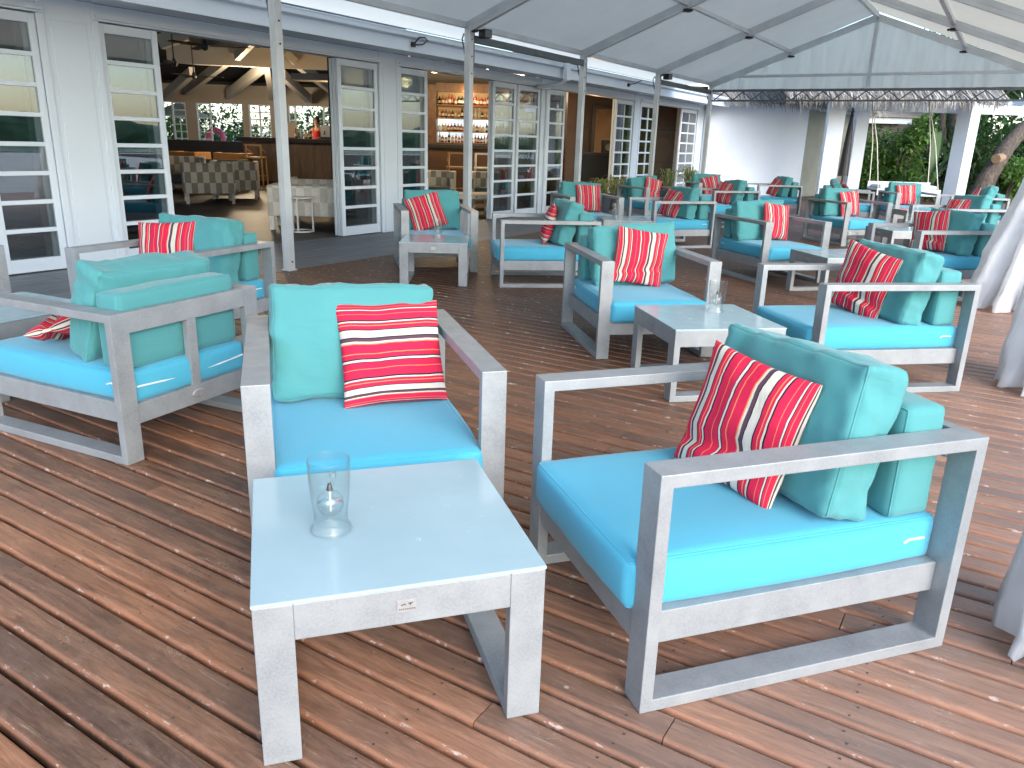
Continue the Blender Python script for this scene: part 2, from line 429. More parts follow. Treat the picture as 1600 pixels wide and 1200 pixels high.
def tag(o, label=None, cat=None, group=None, kind=None):
    if label: o['label'] = label
    if cat: o['category'] = cat
    if group: o['group'] = group
    if kind: o['kind'] = kind
    return o
def empty(name, loc=(0, 0, 0), rz=0.0, label=None, cat=None, group=None):
    o = bpy.data.objects.new(name, None); COL.objects.link(o)
    o.empty_display_size = 0.2
    o.location = loc; o.rotation_euler = (0, 0, rz)
    return tag(o, label, cat, group)
def kids(o): return [c for c in COL.objects if c.parent == o]
KID = {}
def copy_tree(o, parent=None):
    c = o.copy(); COL.objects.link(c)
    if parent is not None: c.parent = parent
    if o.name not in KID: KID[o.name] = kids(o)
    for ch in KID[o.name]: copy_tree(ch, c)
    return c
def fbm(x, y, z, o=3): return noise.fractal(Vector((x, y, z)), 0.6, 2.1, o)
SEAMS = {}
def puffbox(name, mat, w_, d_, h_, r, n, bulge=(0, 0, 0), wr=0.0, wf=6.0, seed=0, fold=0.0, sax=None):
    bm = bmesh.new(); bmesh.ops.create_cube(bm, size=2)
    bmesh.ops.subdivide_edges(bm, edges=bm.edges[:], cuts=n, use_grid_fill=True)
    H = Vector((w_ / 2, d_ / 2, h_ / 2))
    lp = {1: [], -1: []}
    if sax is not None:
        o2 = [i for i in range(3) if i != sax]
        for v in bm.verts:
            if abs(abs(v.co[sax]) - 1) < 1e-4 and max(abs(v.co[o2[0]]), abs(v.co[o2[1]])) > .9999:
                lp[1 if v.co[sax] > 0 else -1].append((math.atan2(v.co[o2[1]], v.co[o2[0]]), v))
    for v in bm.verts:
        p = Vector([math.sin(c * PI / 2) for c in v.co])
        q = Vector([p[i] * H[i] for i in range(3)])
        inn = Vector([max(-(H[i] - r), min(H[i] - r, q[i])) for i in range(3)])
        dv = q - inn
        nn = dv.normalized()
        q = inn + nn * r
        k = [(1 - p[1] ** 2) * (1 - p[2] ** 2), (1 - p[0] ** 2) * (1 - p[2] ** 2), (1 - p[0] ** 2) * (1 - p[1] ** 2)]
        for i in range(3): q[i] += nn[i] * bulge[i] * math.sqrt(max(k[i], 0))
        if wr:
            q += nn * wr * fbm(q.x * wf + seed, q.y * wf, q.z * wf * 0.7)
        if fold:
            e = abs(p.x) ** 3
            q += nn * fold * e * noise.noise(Vector((q.x * 4 + seed, q.y * 9, q.z * 22 + q.x * 18)))
        v.co = q
    me = bpy.data.meshes.new(name)
    if sax is not None: SEAMS[me.name] = [[v.co.copy() for _, v in sorted(lp[k], key=lambda q: q[0])] for k in (1, -1)]
    bm.to_mesh(me); bm.free()
    for p in me.polygons: p.use_smooth = True
    me.materials.append(mat)
    return me
SEAM_ME = {}
def seam(o, mat):
    k = o.data.name
    if k not in SEAM_ME:
        SEAM_ME[k] = []
        for lp in SEAMS[k]:
            mb = MB(); mb.tube(lp + [lp[0]], 0.0028, 6, False); SEAM_ME[k].append(mb.mesh('piping', mat, True))
    for me in SEAM_ME[k]: link('piping', me, o)
def throw_mesh(name, w_=0.44, t=0.15, n=26, seed=0, slump=0.0, crease=0.0):
    vs = []; uvs = []; fs = []
    for side in (1, -1):
        for j in range(n + 1):
            for i in range(n + 1):
                u = math.sin((2 * i / n - 1) * PI / 2); v = math.sin((2 * j / n - 1) * PI / 2)
                th = t / 2 * (max(0, (1 - u * u) * (1 - v * v))) ** 0.42
                x = w_ / 2 * u * (1 - 0.055 * (1 - v * v)); z = w_ / 2 * v * (1 - 0.055 * (1 - u * u))
                y = side * th
                edge = (1 - u * u) * (1 - v * v)
                y += 0.012 * fbm(x * 7 + seed, z * 7, side) * min(1, edge * 3)
                if crease:
                    dd = z + 0.06 - 0.25 * x * math.sin(seed)
                    y -= side * crease * math.exp(-(dd / 0.025) ** 2) * min(1, edge * 4 + .2)
                    z -= crease * 0.8 * math.exp(-(dd / 0.06) ** 2)
                y += slump * (z / w_ + .5) ** 2 * 0.12
                x += 0.004 * noise.noise(Vector((z * 9, seed, u)))
                vs.append((x, y, z)); uvs.append((i / n, j / n))
    m_ = (n + 1) ** 2
    for j in range(n):
        for i in range(n):
            a = j * (n + 1) + i
            fs.append((a, a + 1, a + n + 2, a + n + 1)[::-1])
            fs.append((m_ + a, m_ + a + 1, m_ + a + n + 2, m_ + a + n + 1))
    me = bpy.data.meshes.new(name); me.from_pydata(vs, [], fs)
    ul = me.uv_layers.new(name='UVMap')
    for lp in me.loops: ul.data[lp.index].uv = uvs[lp.vertex_index]
    bm = bmesh.new(); bm.from_mesh(me); bmesh.ops.remove_doubles(bm, verts=bm.verts, dist=0.0006)
    bmesh.ops.recalc_face_normals(bm, faces=bm.faces); bm.to_mesh(me); bm.free()
    for p in me.polygons: p.use_smooth = True
    me.materials.append(M['stripe'])
    return me

# ------------------------------------------------------------------ place frame: a along the terrace, c across it
TH = R(58.3)
P1 = Vector((-2.33, 7.93, 0))
DA = Vector((math.cos(TH), math.sin(TH), 0)); DC = Vector((math.sin(TH), -math.cos(TH), 0))
def Wd(a, c, z=0.0): return P1 + DA * a + DC * c + Vector((0, 0, z))
def px(u, v, d):
    """a point the photograph shows at (u, v), d metres in front of the viewpoint"""
    t_ = R(17.353); r_ = R(1.744)
    a = (u - 800) / 1205.97; bb = (v - 600) / 1205.97
    a, bb = a * math.cos(r_) + bb * math.sin(r_), -a * math.sin(r_) + bb * math.cos(r_)
    q = Vector((0, math.cos(t_), -math.sin(t_))) + Vector((a, 0, 0)) + Vector((0, -math.sin(t_), -math.cos(t_))) * bb
    return Vector((0, 0, CAM_H)) + q * (d / q.y)

# ------------------------------------------------------------------ ground
o = MB().add([(-600, -600, -0.16), (600, -600, -0.16), (600, 600, -0.16), (-600, 600, -0.16)], [(0, 1, 2, 3)]).obj('ground', M['sand']); tag(o, kind='structure')
q = [Wd(19.5, 7.5, -0.11), Wd(19.5, -2, -0.11), Wd(60, -2, -0.11), Wd(60, 40, -0.11), Wd(24, 40, -0.11)]
o = MB().add(q, [(4, 3, 2, 1, 0)]).obj('planted_ground', M['soil']); tag(o, kind='structure')
q = [Wd(-500, 26, -0.12), Wd(500, 60, -0.12), Wd(500, 560, -0.12), Wd(-500, 560, -0.12)]
o = MB().add(q, [(0, 1, 2, 3)]).obj('lagoon_water', M['sea']); tag(o, kind='structure')
# deck boards: profile across the board (along a), length along c
rng = random.Random(3)
PITCH = 0.1025; GAP = 0.0125
vs = []; fs = []; ed = []
wb = PITCH - GAP
prof = [(0, -0.03, 0), (0, -0.012, 0), (0.0015, -0.0065, 1), (0.004, -0.0024, 1), (0.008, -.0005, 0.5), (0.012, 0, 0), (wb - 0.012, 0, 0), (wb - 0.008, -.0005, .5), (wb - 0.004, -0.0024, 1), (wb - 0.0015, -0.0065, 1), (wb, -0.012, 0), (wb, -0.03, 0)]
np_ = len(prof)
rows = int((26.0 + 9.6) / PITCH)
for r_ in range(rows):
    a0 = -9.6 + r_ * PITCH
    c = 0.005 - rng.random() * 2.4
    while c < 8.6:
        L_ = rng.choice([2.4, 3.0, 3.6, 4.2])
        c0 = max(c, 0.005); c1 = min(c + L_ - 0.003, 8.6)
        if c1 - c0 > 0.1:
            o_ = len(vs); dz = rng.uniform(-0.0012, 0)
            for cc in (c0, c1):
                for (pa, pz, pe) in prof:
                    vs.append((a0 + pa, -cc, pz + dz)); ed.append(pe)
            for k in range(np_ - 1): fs.append((o_ + k, o_ + k + 1, o_ + np_ + k + 1, o_ + np_ + k)[::-1])
            fs.append(tuple(o_ + k for k in range(np_))[::-1]); fs.append(tuple(o_ + np_ + k for k in range(np_)))
        c += L_
me = bpy.data.meshes.new('deck'); me.from_pydata(vs, [], fs)
at_ = me.attributes.new('edge', 'FLOAT', 'POINT')
at_.data.foreach_set('value', ed)
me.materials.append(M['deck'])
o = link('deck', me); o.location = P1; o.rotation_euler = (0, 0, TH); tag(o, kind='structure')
# screw heads, two per joist, on the boards nearest the viewer
mb = MB()
for r_ in range(rows):
    a0 = -9.6 + r_ * PITCH
    for j in range(14):
        c = .2 + j * .45
        p = Wd(a0 + wb / 2, c)
        if .6 < p.y < 5.5 and abs(p.x) < .75 * p.y + .3:
            for o_ in (.024, wb - .024):
                jx, jy = rng.uniform(-.004, .004), rng.uniform(-.012, .012)
                mb.lathe([(.0034, .0004), (.0030, .0012), (.0002, .0006)], 8, (a0 + o_ + jx, -c + jy, 0))
o = mb.obj('deck_screws', nmat('dulled_screw', (.10, .085, .075), .45, .6)[0]); o.location = P1; o.rotation_euler = (0, 0, TH); tag(o, kind='structure')
mb = MB(); mb.box(-9.6, 26, -8.6, -0.0, -0.12, -0.05)
o = mb.obj('deck_underframe', M['blackwood']); o.location = P1; o.rotation_euler = (0, 0, TH); tag(o, kind='structure')
mb = MB(); mb.box(-9, 17.2, 0.0, 1.70, -0.14, -0.003)
o = mb.obj('porch_paving', M['slate']); o.location = P1; o.rotation_euler = (0, 0, TH); tag(o, kind='structure')

# ------------------------------------------------------------------ lounge armchairs
CW, CDp, CH, BA, BB = 0.80, 0.9547, 0.632, 0.034, 0.082
S0, S1 = 0.16, 0.249
def ring(mb, x0, x1, dy, z1, a, top=None, bot=None):
    top = top or a; bot = bot or a
    o_ = [(-dy / 2, 0), (dy / 2, 0), (dy / 2, z1), (-dy / 2, z1)]
    i_ = [(-dy / 2 + a, bot), (dy / 2 - a, bot), (dy / 2 - a, z1 - top), (-dy / 2 + a, z1 - top)]
    vs = [(x, y, z) for x in (x0, x1) for (y, z) in o_ + i_]
    fs = []
    for k in range(4):
        k2 = (k + 1) % 4
        fs += [(k, k2, 4 + k2, 4 + k), (8 + k2, 8 + k, 12 + k, 12 + k2), (k2, k, 8 + k, 8 + k2), (4 + k, 4 + k2, 12 + k2, 12 + k)]
    mb.add(vs, fs)
def make_chair():
    root = empty('lounge_armchair')
    for s in (-1, 1):
        mb = MB(); x0, x1 = sorted((s * CW / 2, s * (CW / 2 - BB))); ring(mb, x0, x1, CDp, CH, BA)
        mb.obj('side_frame', M['frame'], root, bevel=0.0025)
    xi = CW / 2 - BB; yb = CDp / 2
    mb = MB()
    for s in (-1, 1):
        x0, x1 = sorted((s * (CW / 2 - 0.046), s * (CW / 2 - 0.085)))
        mb.box(x0, x1, -yb + BA, yb - BA, S0, S1)
    mb.box(-xi, xi, yb - 0.040, yb - 0.004, S0, S1)
    mb.box(-xi, xi, -yb + 0.003, -yb + 0.040, S0, S1 - .003)
    for k in range(7): mb.box(-xi + .03, xi - .03, -yb + .09 + k * .115, -yb + .16 + k * .115, S1 - .022, S1 - .004)
    mb.obj('seat_frame', M['frame'], root, bevel=0.002)
    mb = MB()
    mb.box(-xi, xi, -yb + 0.003, -yb + BA + .006, CH - 0.086, CH - .0015)
    mb.box(-0.024, 0.024, -yb + 0.005, -yb + BA + .003, S1 - .003, CH - 0.086)
    bf = mb.obj('back_frame', M['frame'], root, bevel=0.002)
    mb = MB(); pr_ = [(0.0, -0.006), (0.022, -0.006), (0.026, -0.003), (0.026, 0.0)]
    n = 20; vs = []; 
    for (r_, y_) in pr_:
        for k in range(n):
            th = 2 * PI * k / n; vs.append((r_ * 1.35 * math.cos(th), -yb + .003 + y_, S0 + .047 + r_ * .72 * math.sin(th)))
    mb.add(vs, [(i * n + k, i * n + (k + 1) % n, (i + 1) * n + (k + 1) % n, (i + 1) * n + k) for i in range(3) for k in range(n)])
    mb.obj('badge', M['badge'], root, smooth=False)
    seat = link('seat_cushion', puffbox('seat_cushion', M['seat'], 0.640, 0.945, 0.132, 0.018, 14, (0.026, 0.014, 0.010), 0.004, 5, 2, 0, 2), root)
    seat.location = (0, 0.022, S1 + 0.059); seam(seat, M['seat'])
    mb = MB(); mb.tube([(-.30, -.4790, .004), (-.15, -.4815, -.004), (.0, -.483, -.008), (.15, -.4815, -.004), (.30, -.479, .004)], 0.0045, 6)
    mb.obj('zip', M['zip'], seat)
    for s in (-1, 1):
        mb = MB(); mb.tube([(s * .332, -.425, .010), (s * .336, -.37, .013), (s * .338, -.35, .006)], 0.0035, 6)
        mb.obj('zip', M['zip'], seat)
    bk_ = link('back_cushion', puffbox('back_cushion', M['teal'], 0.625, 0.135, 0.315, 0.020, 14, (0.004, 0.008, 0.006), 0.004, 6, 9, 0, 1), root); seam(bk_, M['teal'])
    bk_.location = (0, -yb + 0.125, S1 + 0.128 + 0.160)
    return root
CHAIRS = [
 # key, (x, y, deg), label tail, short name
 ('A', (0.655, 2.093, 109.1), 'grey armchair at front right, seen side on with blue seat', 'front right armchair'),
 ('B', (-0.541, 2.679, 197.5), 'grey armchair facing the viewer directly behind the nearest coffee table', 'armchair behind the nearest table'),
 ('C', (-1.84, 3.492, 65.2), 'grey armchair seen from behind at left, showing back rails and white zip', 'armchair seen from behind at left'),
 ('D', (-2.2, 4.996, 157.1), 'grey armchair at left nearest the white door panels, beyond the back-turned one', 'armchair nearest the left door panels'),
 ('AC', (-3.75, 4.63, 240.0), 'grey armchair cut by the left picture edge, only one post showing', 'armchair cut off at left'),
 ('E', (0.842, 5.361, 190.8), 'grey armchair facing the viewer in the middle, behind the second table', 'middle armchair'),
 ('F', (2.092, 4.655, 100.5), 'grey armchair side on at right of the second table, oval striped pillow', 'armchair right of the second table'),
 ('G', (-0.9, 8.531, 193.4), 'grey armchair facing the viewer against the bar doors, behind the small far-left table', 'armchair by the bar doors'),
 ('I', (0.271, 7.754, 98.1), 'grey armchair side on facing left toward the table by the bar doors', 'side-on armchair by the bar doors'),
 ('J', (0.992, 11.481, 194.2), 'grey armchair facing the viewer in front of the spiky porch plants', 'armchair by the spiky plants'),
 ('K', (2.412, 14.556, 205.2), 'grey armchair with crooked striped pillow, before the last dark doorway', 'armchair before the last doorway'),
 ('M', (2.15, 11.098, 109.4), 'grey armchair side on beside the low table in front of the plants', 'side-on armchair near the plants'),
 ('N', (4.127, 17.162, 185.1), 'small far grey armchair facing the viewer next to the last tent pole', 'far armchair by the last pole'),
 ('O', (3.69, 14.24, 111.0), 'grey armchair side on in front of the blank white wall, left of two', 'left armchair before the white wall'),
 ('Q', (5.5, 17.18, 94.0), 'far grey armchair side on against the corner of the blank white wall', 'armchair at the white wall corner'),
 ('S', (2.74, 8.5, 198.4), 'grey armchair with upright pink striped pillow behind the middle right table', 'armchair behind the middle right table'),
 ('U', (4.234, 7.967, 102.3), 'grey armchair side on at far right beside the hanging white sheet', 'armchair beside the white sheet'),
 ('V', (5.053, 12.123, 196.1), 'grey armchair facing right, in front of the beige wall', 'armchair before the beige wall'),
 ('X', (6.42, 15.59, 252.3), 'far grey armchair facing right, with round-topped pillow below the pergola post', 'armchair below the pergola post'),
 ('Y', (7.55, 15.4, 176.0), 'far grey armchair facing the viewer in front of the white swing', 'armchair in front of the swing'),
 ('AA', (6.266, 11.286, 101.4), 'grey armchair side on near the leaning tree, second from the right edge sheet', 'second armchair near the tree'),
 ('AB', (8.29, 14.51, 78.0), 'farthest right grey armchair, nearest to the leaning tree trunk', 'armchair nearest the tree'),
]
proto = make_chair()
CH_OBJ = {}
for i, (k, (x, y, dg), lab, sh) in enumerate(CHAIRS):
    o = proto if i == 0 else copy_tree(proto)
    o.location = (x, y, 0); o.rotation_euler = (0, 0, R(dg))
    tag(o, lab, 'armchair', 'grey lounge armchairs on the deck')
    CH_OBJ[k] = o
# loose turquoise pillows and striped pillows
teal_me = [puffbox('back_pillow', M['teal'], 0.60, 0.13, 0.415, 0.018, 26, (0.003, 0.024, 0.006), 0.011, 8, s_, 0.014, 1) for s_ in (1, 5, 8)]
thr_me = [throw_mesh('throw_pillow', 0.39, 0.13, 26, 1.0), throw_mesh('throw_pillow', 0.38, 0.13, 26, 4.0, 0.5, 0.034), throw_mesh('throw_pillow', 0.40, 0.14, 26, 9.0, 0.8, 0.035)]
SEAT_Z = S1 + 0.131
def local_place(o, chair_k, x, y, z, rx=0, ry=0, rz=0):
    ch = CH_OBJ[chair_k]
    mw = Matrix.Translation(ch.location) @ Matrix.Rotation(ch.rotation_euler.z, 4, 'Z') @ Matrix.Translation((x, y, z)) @ Matrix.Rotation(R(rz), 4, 'Z') @ Matrix.Rotation(R(rx), 4, 'X') @ Matrix.Rotation(R(ry), 4, 'Y')
    o.matrix_world = mw
# chair: teal (x, lean, rz, roll) ; throw (x, y, z offset, lean, spin, rz, mesh)
PIL = {
 'A': ((0.0, 11, 0, 3), (0.01, 0.01, 0.195, 24, -6, 16, 1)),
 'B': ((0.01, 12, 0, -1.5), (-0.115, -.02, 0.200, 24, 90, 4, 0)),
 'C': ((0.0, 20, 0, 1), (-0.06, 0.17, 0.085, 78, 35, 0, 2)),
 'D': ((-0.02, 12, 0, 0), (0.10, 0.02, 0.22, 18, 3, 20, 0)),
 'AC': ((0, 12, 0, 0), (0.0, 0, 0.21, 20, 0, 0, 0)),
 'E': ((-0.02, 13, 0, 3), (-0.03, -.03, 0.215, 18, -9, 6, 1)),
 'F': ((0.0, 11, 2, 0), (0.05, -.02, 0.20, 22, -12, 20, 2)),
 'G': ((0.0, 12, 0, 0), (0.08, -.02, 0.215, 22, 16, 0, 0)),
 'I': ((0.02, 20, 6, 0), (0.0, 0.0, 0.21, 14, 90, -10, 0)),
 'J': ((0.03, 12, 0, -2), (-0.06, -.02, 0.225, 14, -1, 5, 0)),
 'K': ((0.03, 12, 0, 5), (-0.09, -.02, 0.22, 16, -14, 8, 1)),
 'M': ((0.0, 12, 0, 0), (0.06, 0.0, 0.21, 24, -6, 14, 0)),
 'N': ((0.03, 12, 0, 0), (-0.04, -.02, 0.21, 16, 12, 5, 0)),
 'O': ((0.0, 12, -8, 4), (0.05, 0.0, 0.21, 20, -6, 14, 0)),
 'Q': ((0.0, 14, 0, 0), (0.05, 0.0, 0.21, 24, -8, 10, 0)),
 'S': ((0.04, 12, 0, 2), (-0.10, 0.0, 0.225, 10, -6, 14, 0)),
 'U': ((0.0, 12, 0, 0), (0.1, 0.0, 0.205, 22, 8, 12, 2)),
 'V': ((0.03, 10, 0, -2), (-0.06, 0.0, 0.22, 12, 4, 10, 0)),
 'X': ((0.0, 14, 0, 10), (-0.06, 0.02, 0.20, 30, 20, 10, 1)),
 'Y': ((0.02, 12, 0, -2), (0.02, -.02, 0.22, 14, 2, 4, 0)),
 'AA': ((0.0, 14, 0, 3), (0.08, 0.0, 0.20, 24, 4, 10, 0)),
 'AB': ((0.0, 14, 0, 10), (0.10, 0.0, 0.19, 30, 20, -10, 1)),
}
for i, (k, (x, y, dg), lab, sh) in enumerate(CHAIRS):
    (tx, lean, rz, roll), (sx, sy, sz, sl, spin, srz, mi) = PIL[k]
    o = link('back_pillow', teal_me[i % 3])
    seam(o, M['teal'])
    local_place(o, k, tx, -CDp / 2 + 0.300, SEAT_Z + 0.204, lean, roll, rz)
    tag(o, 'loose turquoise pillow leaning on the back of the ' + sh, 'pillow', 'loose turquoise back pillows')
    o = link('throw_pillow', thr_me[mi])
    local_place(o, k, sx, -CDp / 2 + 0.43 + sy, SEAT_Z + (sz * .90 if sl < 60 else sz), sl, spin, srz)
    tag(o, ('crumpled' if mi == 2 else 'square') + ' red striped pillow on the ' + sh, 'pillow', 'red striped throw pillows')

# ------------------------------------------------------------------ coffee tables and oil lamps
TS, TT = 0.638, 0.405
def make_table():
    root = empty('coffee_table')
    for s in (-1, 1):
        mb = MB(); x0, x1 = sorted((s * TS / 2, s * (TS / 2 - BB))); ring(mb, x0, x1, TS, TT - .009, BA, top=.088)
        mb.obj('side_frame', M['frame'], root, bevel=0.0025)
    xi = TS / 2 - BB
    for s in (-1, 1):
        mb = MB(); y0, y1 = sorted((s * (TS / 2 - .0015), s * (TS / 2 - BA))); mb.box(-xi, xi, y0, y1, TT - .097, TT - .0105)
        mb.obj('apron', M['frame'], root, bevel=0.002)
    mb = MB(); mb.box(-TS / 2 - .002, TS / 2 + .002, -TS / 2 - .002, TS / 2 + .002, TT - .009, TT)
    mb.obj('glass_top', M['tabletop'], root, bevel=0.0025)
    # the maker's tag: a bright plate with a small scribbled mark
    mb = MB(); y_ = TS / 2 + .0006
    mb.box(-.021, .021, y_ - .002, y_, TT - .066, TT - .038)
    tg = mb.obj('tag', M['badge'], root)
    mb = MB(); y2 = y_ + .0004
    mb.tube([(.013, y2, TT - .047), (.010, y2, TT - .050), (.006, y2, TT - .046), (.003, y2, TT - .049)], .0011, 5)
    mb.tube([(-.003, y2, TT - .045), (-.008, y2, TT - .047), (-.013, y2, TT - .044)], .0011, 5)
    mb.tube([(-.007, y2, TT - .044), (-.008, y2, TT - .050)], .0011, 5)
    for k in range(9): mb.tube([(.017 - k * .0042, y2, TT - .0575), (.0155 - k * .0042, y2, TT - .061)], .0008, 4)
    mb.obj('mark', M['black'], tg)
    return root
tproto = make_table()
TABLES = [
 ('T1', (-0.311, 1.761, 197.7), 'nearest coffee table with pale blue glass top and small tag', 'nearest coffee table'),
 ('T2', (1.105, 4.354, 101.5), 'second coffee table, right of centre behind the front right armchair', 'second coffee table'),
 ('T3', (-0.789, 7.606, 182.1), 'small coffee table in front of the armchair by the bar doors', 'table by the bar doors'),
 ('TL', (-2.727, 4.035, 65.1), 'coffee table at the left edge behind the back-turned armchair', 'left edge table'),
 ('T4', (1.423, 10.45, 182.0), 'low coffee table between the porch plants and side-on armchairs', 'table near the porch plants'),
 ('T5', (3.08, 7.43, 101.7), 'middle right coffee table in front of the pink striped pillow', 'middle right table'),
 ('T6', (5.0, 10.2, 96.0), 'coffee table right of centre in front of the beige wall armchair', 'table before the beige wall armchair'),
 ('T7', (7.0, 14.0, 97.0), 'farthest coffee table, in front of the armchair by the swing', 'farthest table'),
]
TB = {}
for i, (k, (x, y, dg), lab, sh) in enumerate(TABLES):
    o = tproto if i == 0 else copy_tree(tproto)
    o.location = (x, y, 0); o.rotation_euler = (0, 0, R(dg))
    tag(o, lab, 'coffee table', 'grey coffee tables on the deck'); TB[k] = o
def make_lamp():
    root = empty('oil_lamp')
    prof = [(0.044, 0.0), (0.0455, 0.003), (0.044, 0.008), (0.036, 0.022), (0.0365, 0.04), (0.041, 0.075), (0.0445, 0.12), (0.0455, 0.160), (0.0452, 0.1615), (0.0442, 0.1615), (0.0437, 0.160), (0.0428, 0.12), (0.0393, 0.075), (0.0348, 0.04), (0.0343, 0.022), (0.042, 0.007), (0.0425, 0.0)]
    MB().lathe(prof, 40).obj('hurricane_glass', M['glass'], root, smooth=True)
    n = 28; cz = 0.062; rr = 0.029
    prof = [(max(rr * math.sin(PI * k / 16), 0.0003), cz - rr * math.cos(PI * k / 16)) for k in range(15)] + [(0.007, cz + rr + .001), (0.006, cz + rr + .006)]
    bl = MB().lathe(prof, n).obj('oil_bulb', M['oilglass'], root, smooth=True)
    prof = [(0.0003, cz - rr + .002)] + [((rr - .002) * math.sin(PI * k / 16), cz - (rr - .002) * math.cos(PI * k / 16)) for k in range(2, 9)] + [(0.0003, cz)]
    MB().lathe(prof, n).obj('oil', M['oilglass'], bl, smooth=True)
    MB().tube([(0, 0, cz - .02), (0.001, 0, cz + .01), (0, 0, cz + rr + .010)], 0.0022, 8).obj('wick', M['wick'], bl)
    MB().lathe([(0.0003, cz + rr + .016), (0.004, cz + rr + .015), (0.0055, cz + rr + .008), (0.007, cz + rr + .004), (0.007, cz + rr)], 14).obj('burner', M['burner'], bl, smooth=True)
    MB().tube([(.0, .004, cz + rr), (0.004, .006, cz + rr + .022), (0.008, .006, cz + rr + .040)], [.006, .0045, .008], 10).obj('handle', M['glass'], root, smooth=True)
    return root
lproto = make_lamp()
for i, (k, dx, dy) in enumerate([('T1', .135, .03), ('T2', .10, -.10), ('T3', -.02, -.05), ('T4', .12, .0), ('T5', .10, -.18), ('T6', .05, -.10), ('T7', .0, -.05)]):
    o = lproto if i == 0 else copy_tree(lproto)
    tb = TB[k]; p = tb.matrix_basis @ Vector((dx, dy, TT + .0005))
    o.location = p; o.rotation_euler = (0, 0, R(-60 + 40 * i)); o.scale = (1.12, 1.12, 1.16)
    tag(o, 'clear glass oil lamp on the ' + [t_[3] for t_ in TABLES if t_[0] == k][0], 'oil lamp', 'glass oil lamps on the tables')

# ------------------------------------------------------------------ marquee
BAY = 3.15; HE = 2.75; HR = 4.0; SPAN = 6.54; MID = SPAN / 2
FR = range(-2, 5)  # rearmost bay is unseen, added over the viewpoint to dim nearby furniture
tent = empty('marquee', P1, TH, 'white frame marquee with aluminium poles covering the whole terrace', 'marquee')
def roofz(c): return HE + (HR - HE) * (1 - abs(c - MID) / MID)
for k in FR:
    a = k * BAY
    for c in (0.0, SPAN):
        mb = MB(); h = 0.042
        mb.box(a - h, a + h, -c - h, -c + h, 0.012, HE - .005)
        mb.box(a - h - .004, a - h - .0005, -c - .008, -c + .008, .02, HE - .02)
        po = mb.obj('pole', M['alu'], tent, bevel=0.004)
        mb = MB(); mb.box(a - .055, a + .055, -c - .055, -c + .055, 0.0, .011); mb.obj('base_plate', M['alu'], po)
        if c == 0 and k >= 0:
            for z in (.09, 2.15, 2.35, 2.55):
                MB().tube([(a + .004, -c - h - .006, z), (a + .004, -c - h + .002, z)], .009, 8).obj('bolt', M['black'], po)
    for s in (0, 1):
        c0, c1 = (0.0, MID) if s == 0 else (SPAN, MID)
        mb = MB(); mb.beam((a, -c0, HE - .075 + .02), (a, -c1, HR - .075 - .004), 0.066, 0.125)
        mb.beam((a - .0345, -c0, HE - .07 + .02), (a - .0345, -c1, HR - .07 - .004), 0.004, 0.02)
        mb.obj('rafter', M['alu'], tent, bevel=0.003)
for c in (1.66, 4.90):
    mb = MB(); mb.beam((-2 * BAY, -c, roofz(c) - .06), (4 * BAY, -c, roofz(c) - .06), .06, .06); pu = mb.obj('purlin', M['alu'], tent, bevel=.003)
    for k in FR:
        mb = MB(); mb.box(k * BAY - .07, k * BAY + .07, -c - .035, -c + .035, roofz(c) - .165, roofz(c) - .128); mb.box(k * BAY - .03, k * BAY + .03, -c - .08, -c + .08, roofz(c) - .160, roofz(c) - .133)
        mb.obj('joint_bracket', M['black'], pu)
mb = MB(); mb.beam((-2 * BAY, -MID, HR - .06), (4 * BAY, -MID, HR - .06), .06, .08); mb.obj('ridge_beam', M['alu'], tent, bevel=.003)
for c in (0.0, SPAN):
    s = -1 if c == 0 else 1
    mb = MB(); mb.beam((-2 * BAY, -c - s * .03, HE - .035), (4 * BAY, -c - s * .03, HE - .035), .05, .075); mb.obj('eave_beam', M['alu'], tent, bevel=.003)
# roof cloth, two slopes, sagging between the rafters
for s in (0, 1):
    na, nc = 6 * 20, 22; vs = []; fs = []
    for i in range(na + 1):
        a = -2 * BAY - .1 + (6 * BAY + .2) * i / na
        fb = (a / BAY) % 1.0
        for j in range(nc + 1):
            f = j / nc; c = -0.12 + (MID + .12) * f
            z = HE + .025 + (HR - HE) * c / MID
            near = math.exp(-f / .18)
            z -= .035 * math.sin(PI * fb) * math.sin(PI * f) 
            z += near * .022 * math.sin(4 * PI * fb) * math.cos(f * 9) + .006 * fbm(a * 1.1, c * 1.3, s * 5)
            cc = c if s == 0 else SPAN - c
            vs.append((a, -cc, z))
    fs = [(i * (nc + 1) + j, i * (nc + 1) + j + 1, (i + 1) * (nc + 1) + j + 1, (i + 1) * (nc + 1) + j) for i in range(na) for j in range(nc)]
    MB().add(vs, fs).obj('roof_cloth', M['canvas'], tent, smooth=True)
# infill cloth between tent eave and the bar gutter
na = 60; vs = []; fs = []
for i in range(na + 1):
    a = -2 * BAY - .1 + (6 * BAY + .1) * i / na; fb = (a / BAY) % 1
    for j in range(5):
        f = j / 4; vs.append((a, 0.06 + .90 * f, HE + .015 - .05 * f - .03 * math.sin(PI * f) * (1 + .4 * math.sin(2 * PI * fb))))
fs = [(i * 5 + j, i * 5 + j + 1, (i + 1) * 5 + j + 1, (i + 1) * 5 + j) for i in range(na) for j in range(4)]
MB().add(vs, fs).obj('infill_cloth', M['thincanvas'], tent, smooth=True)
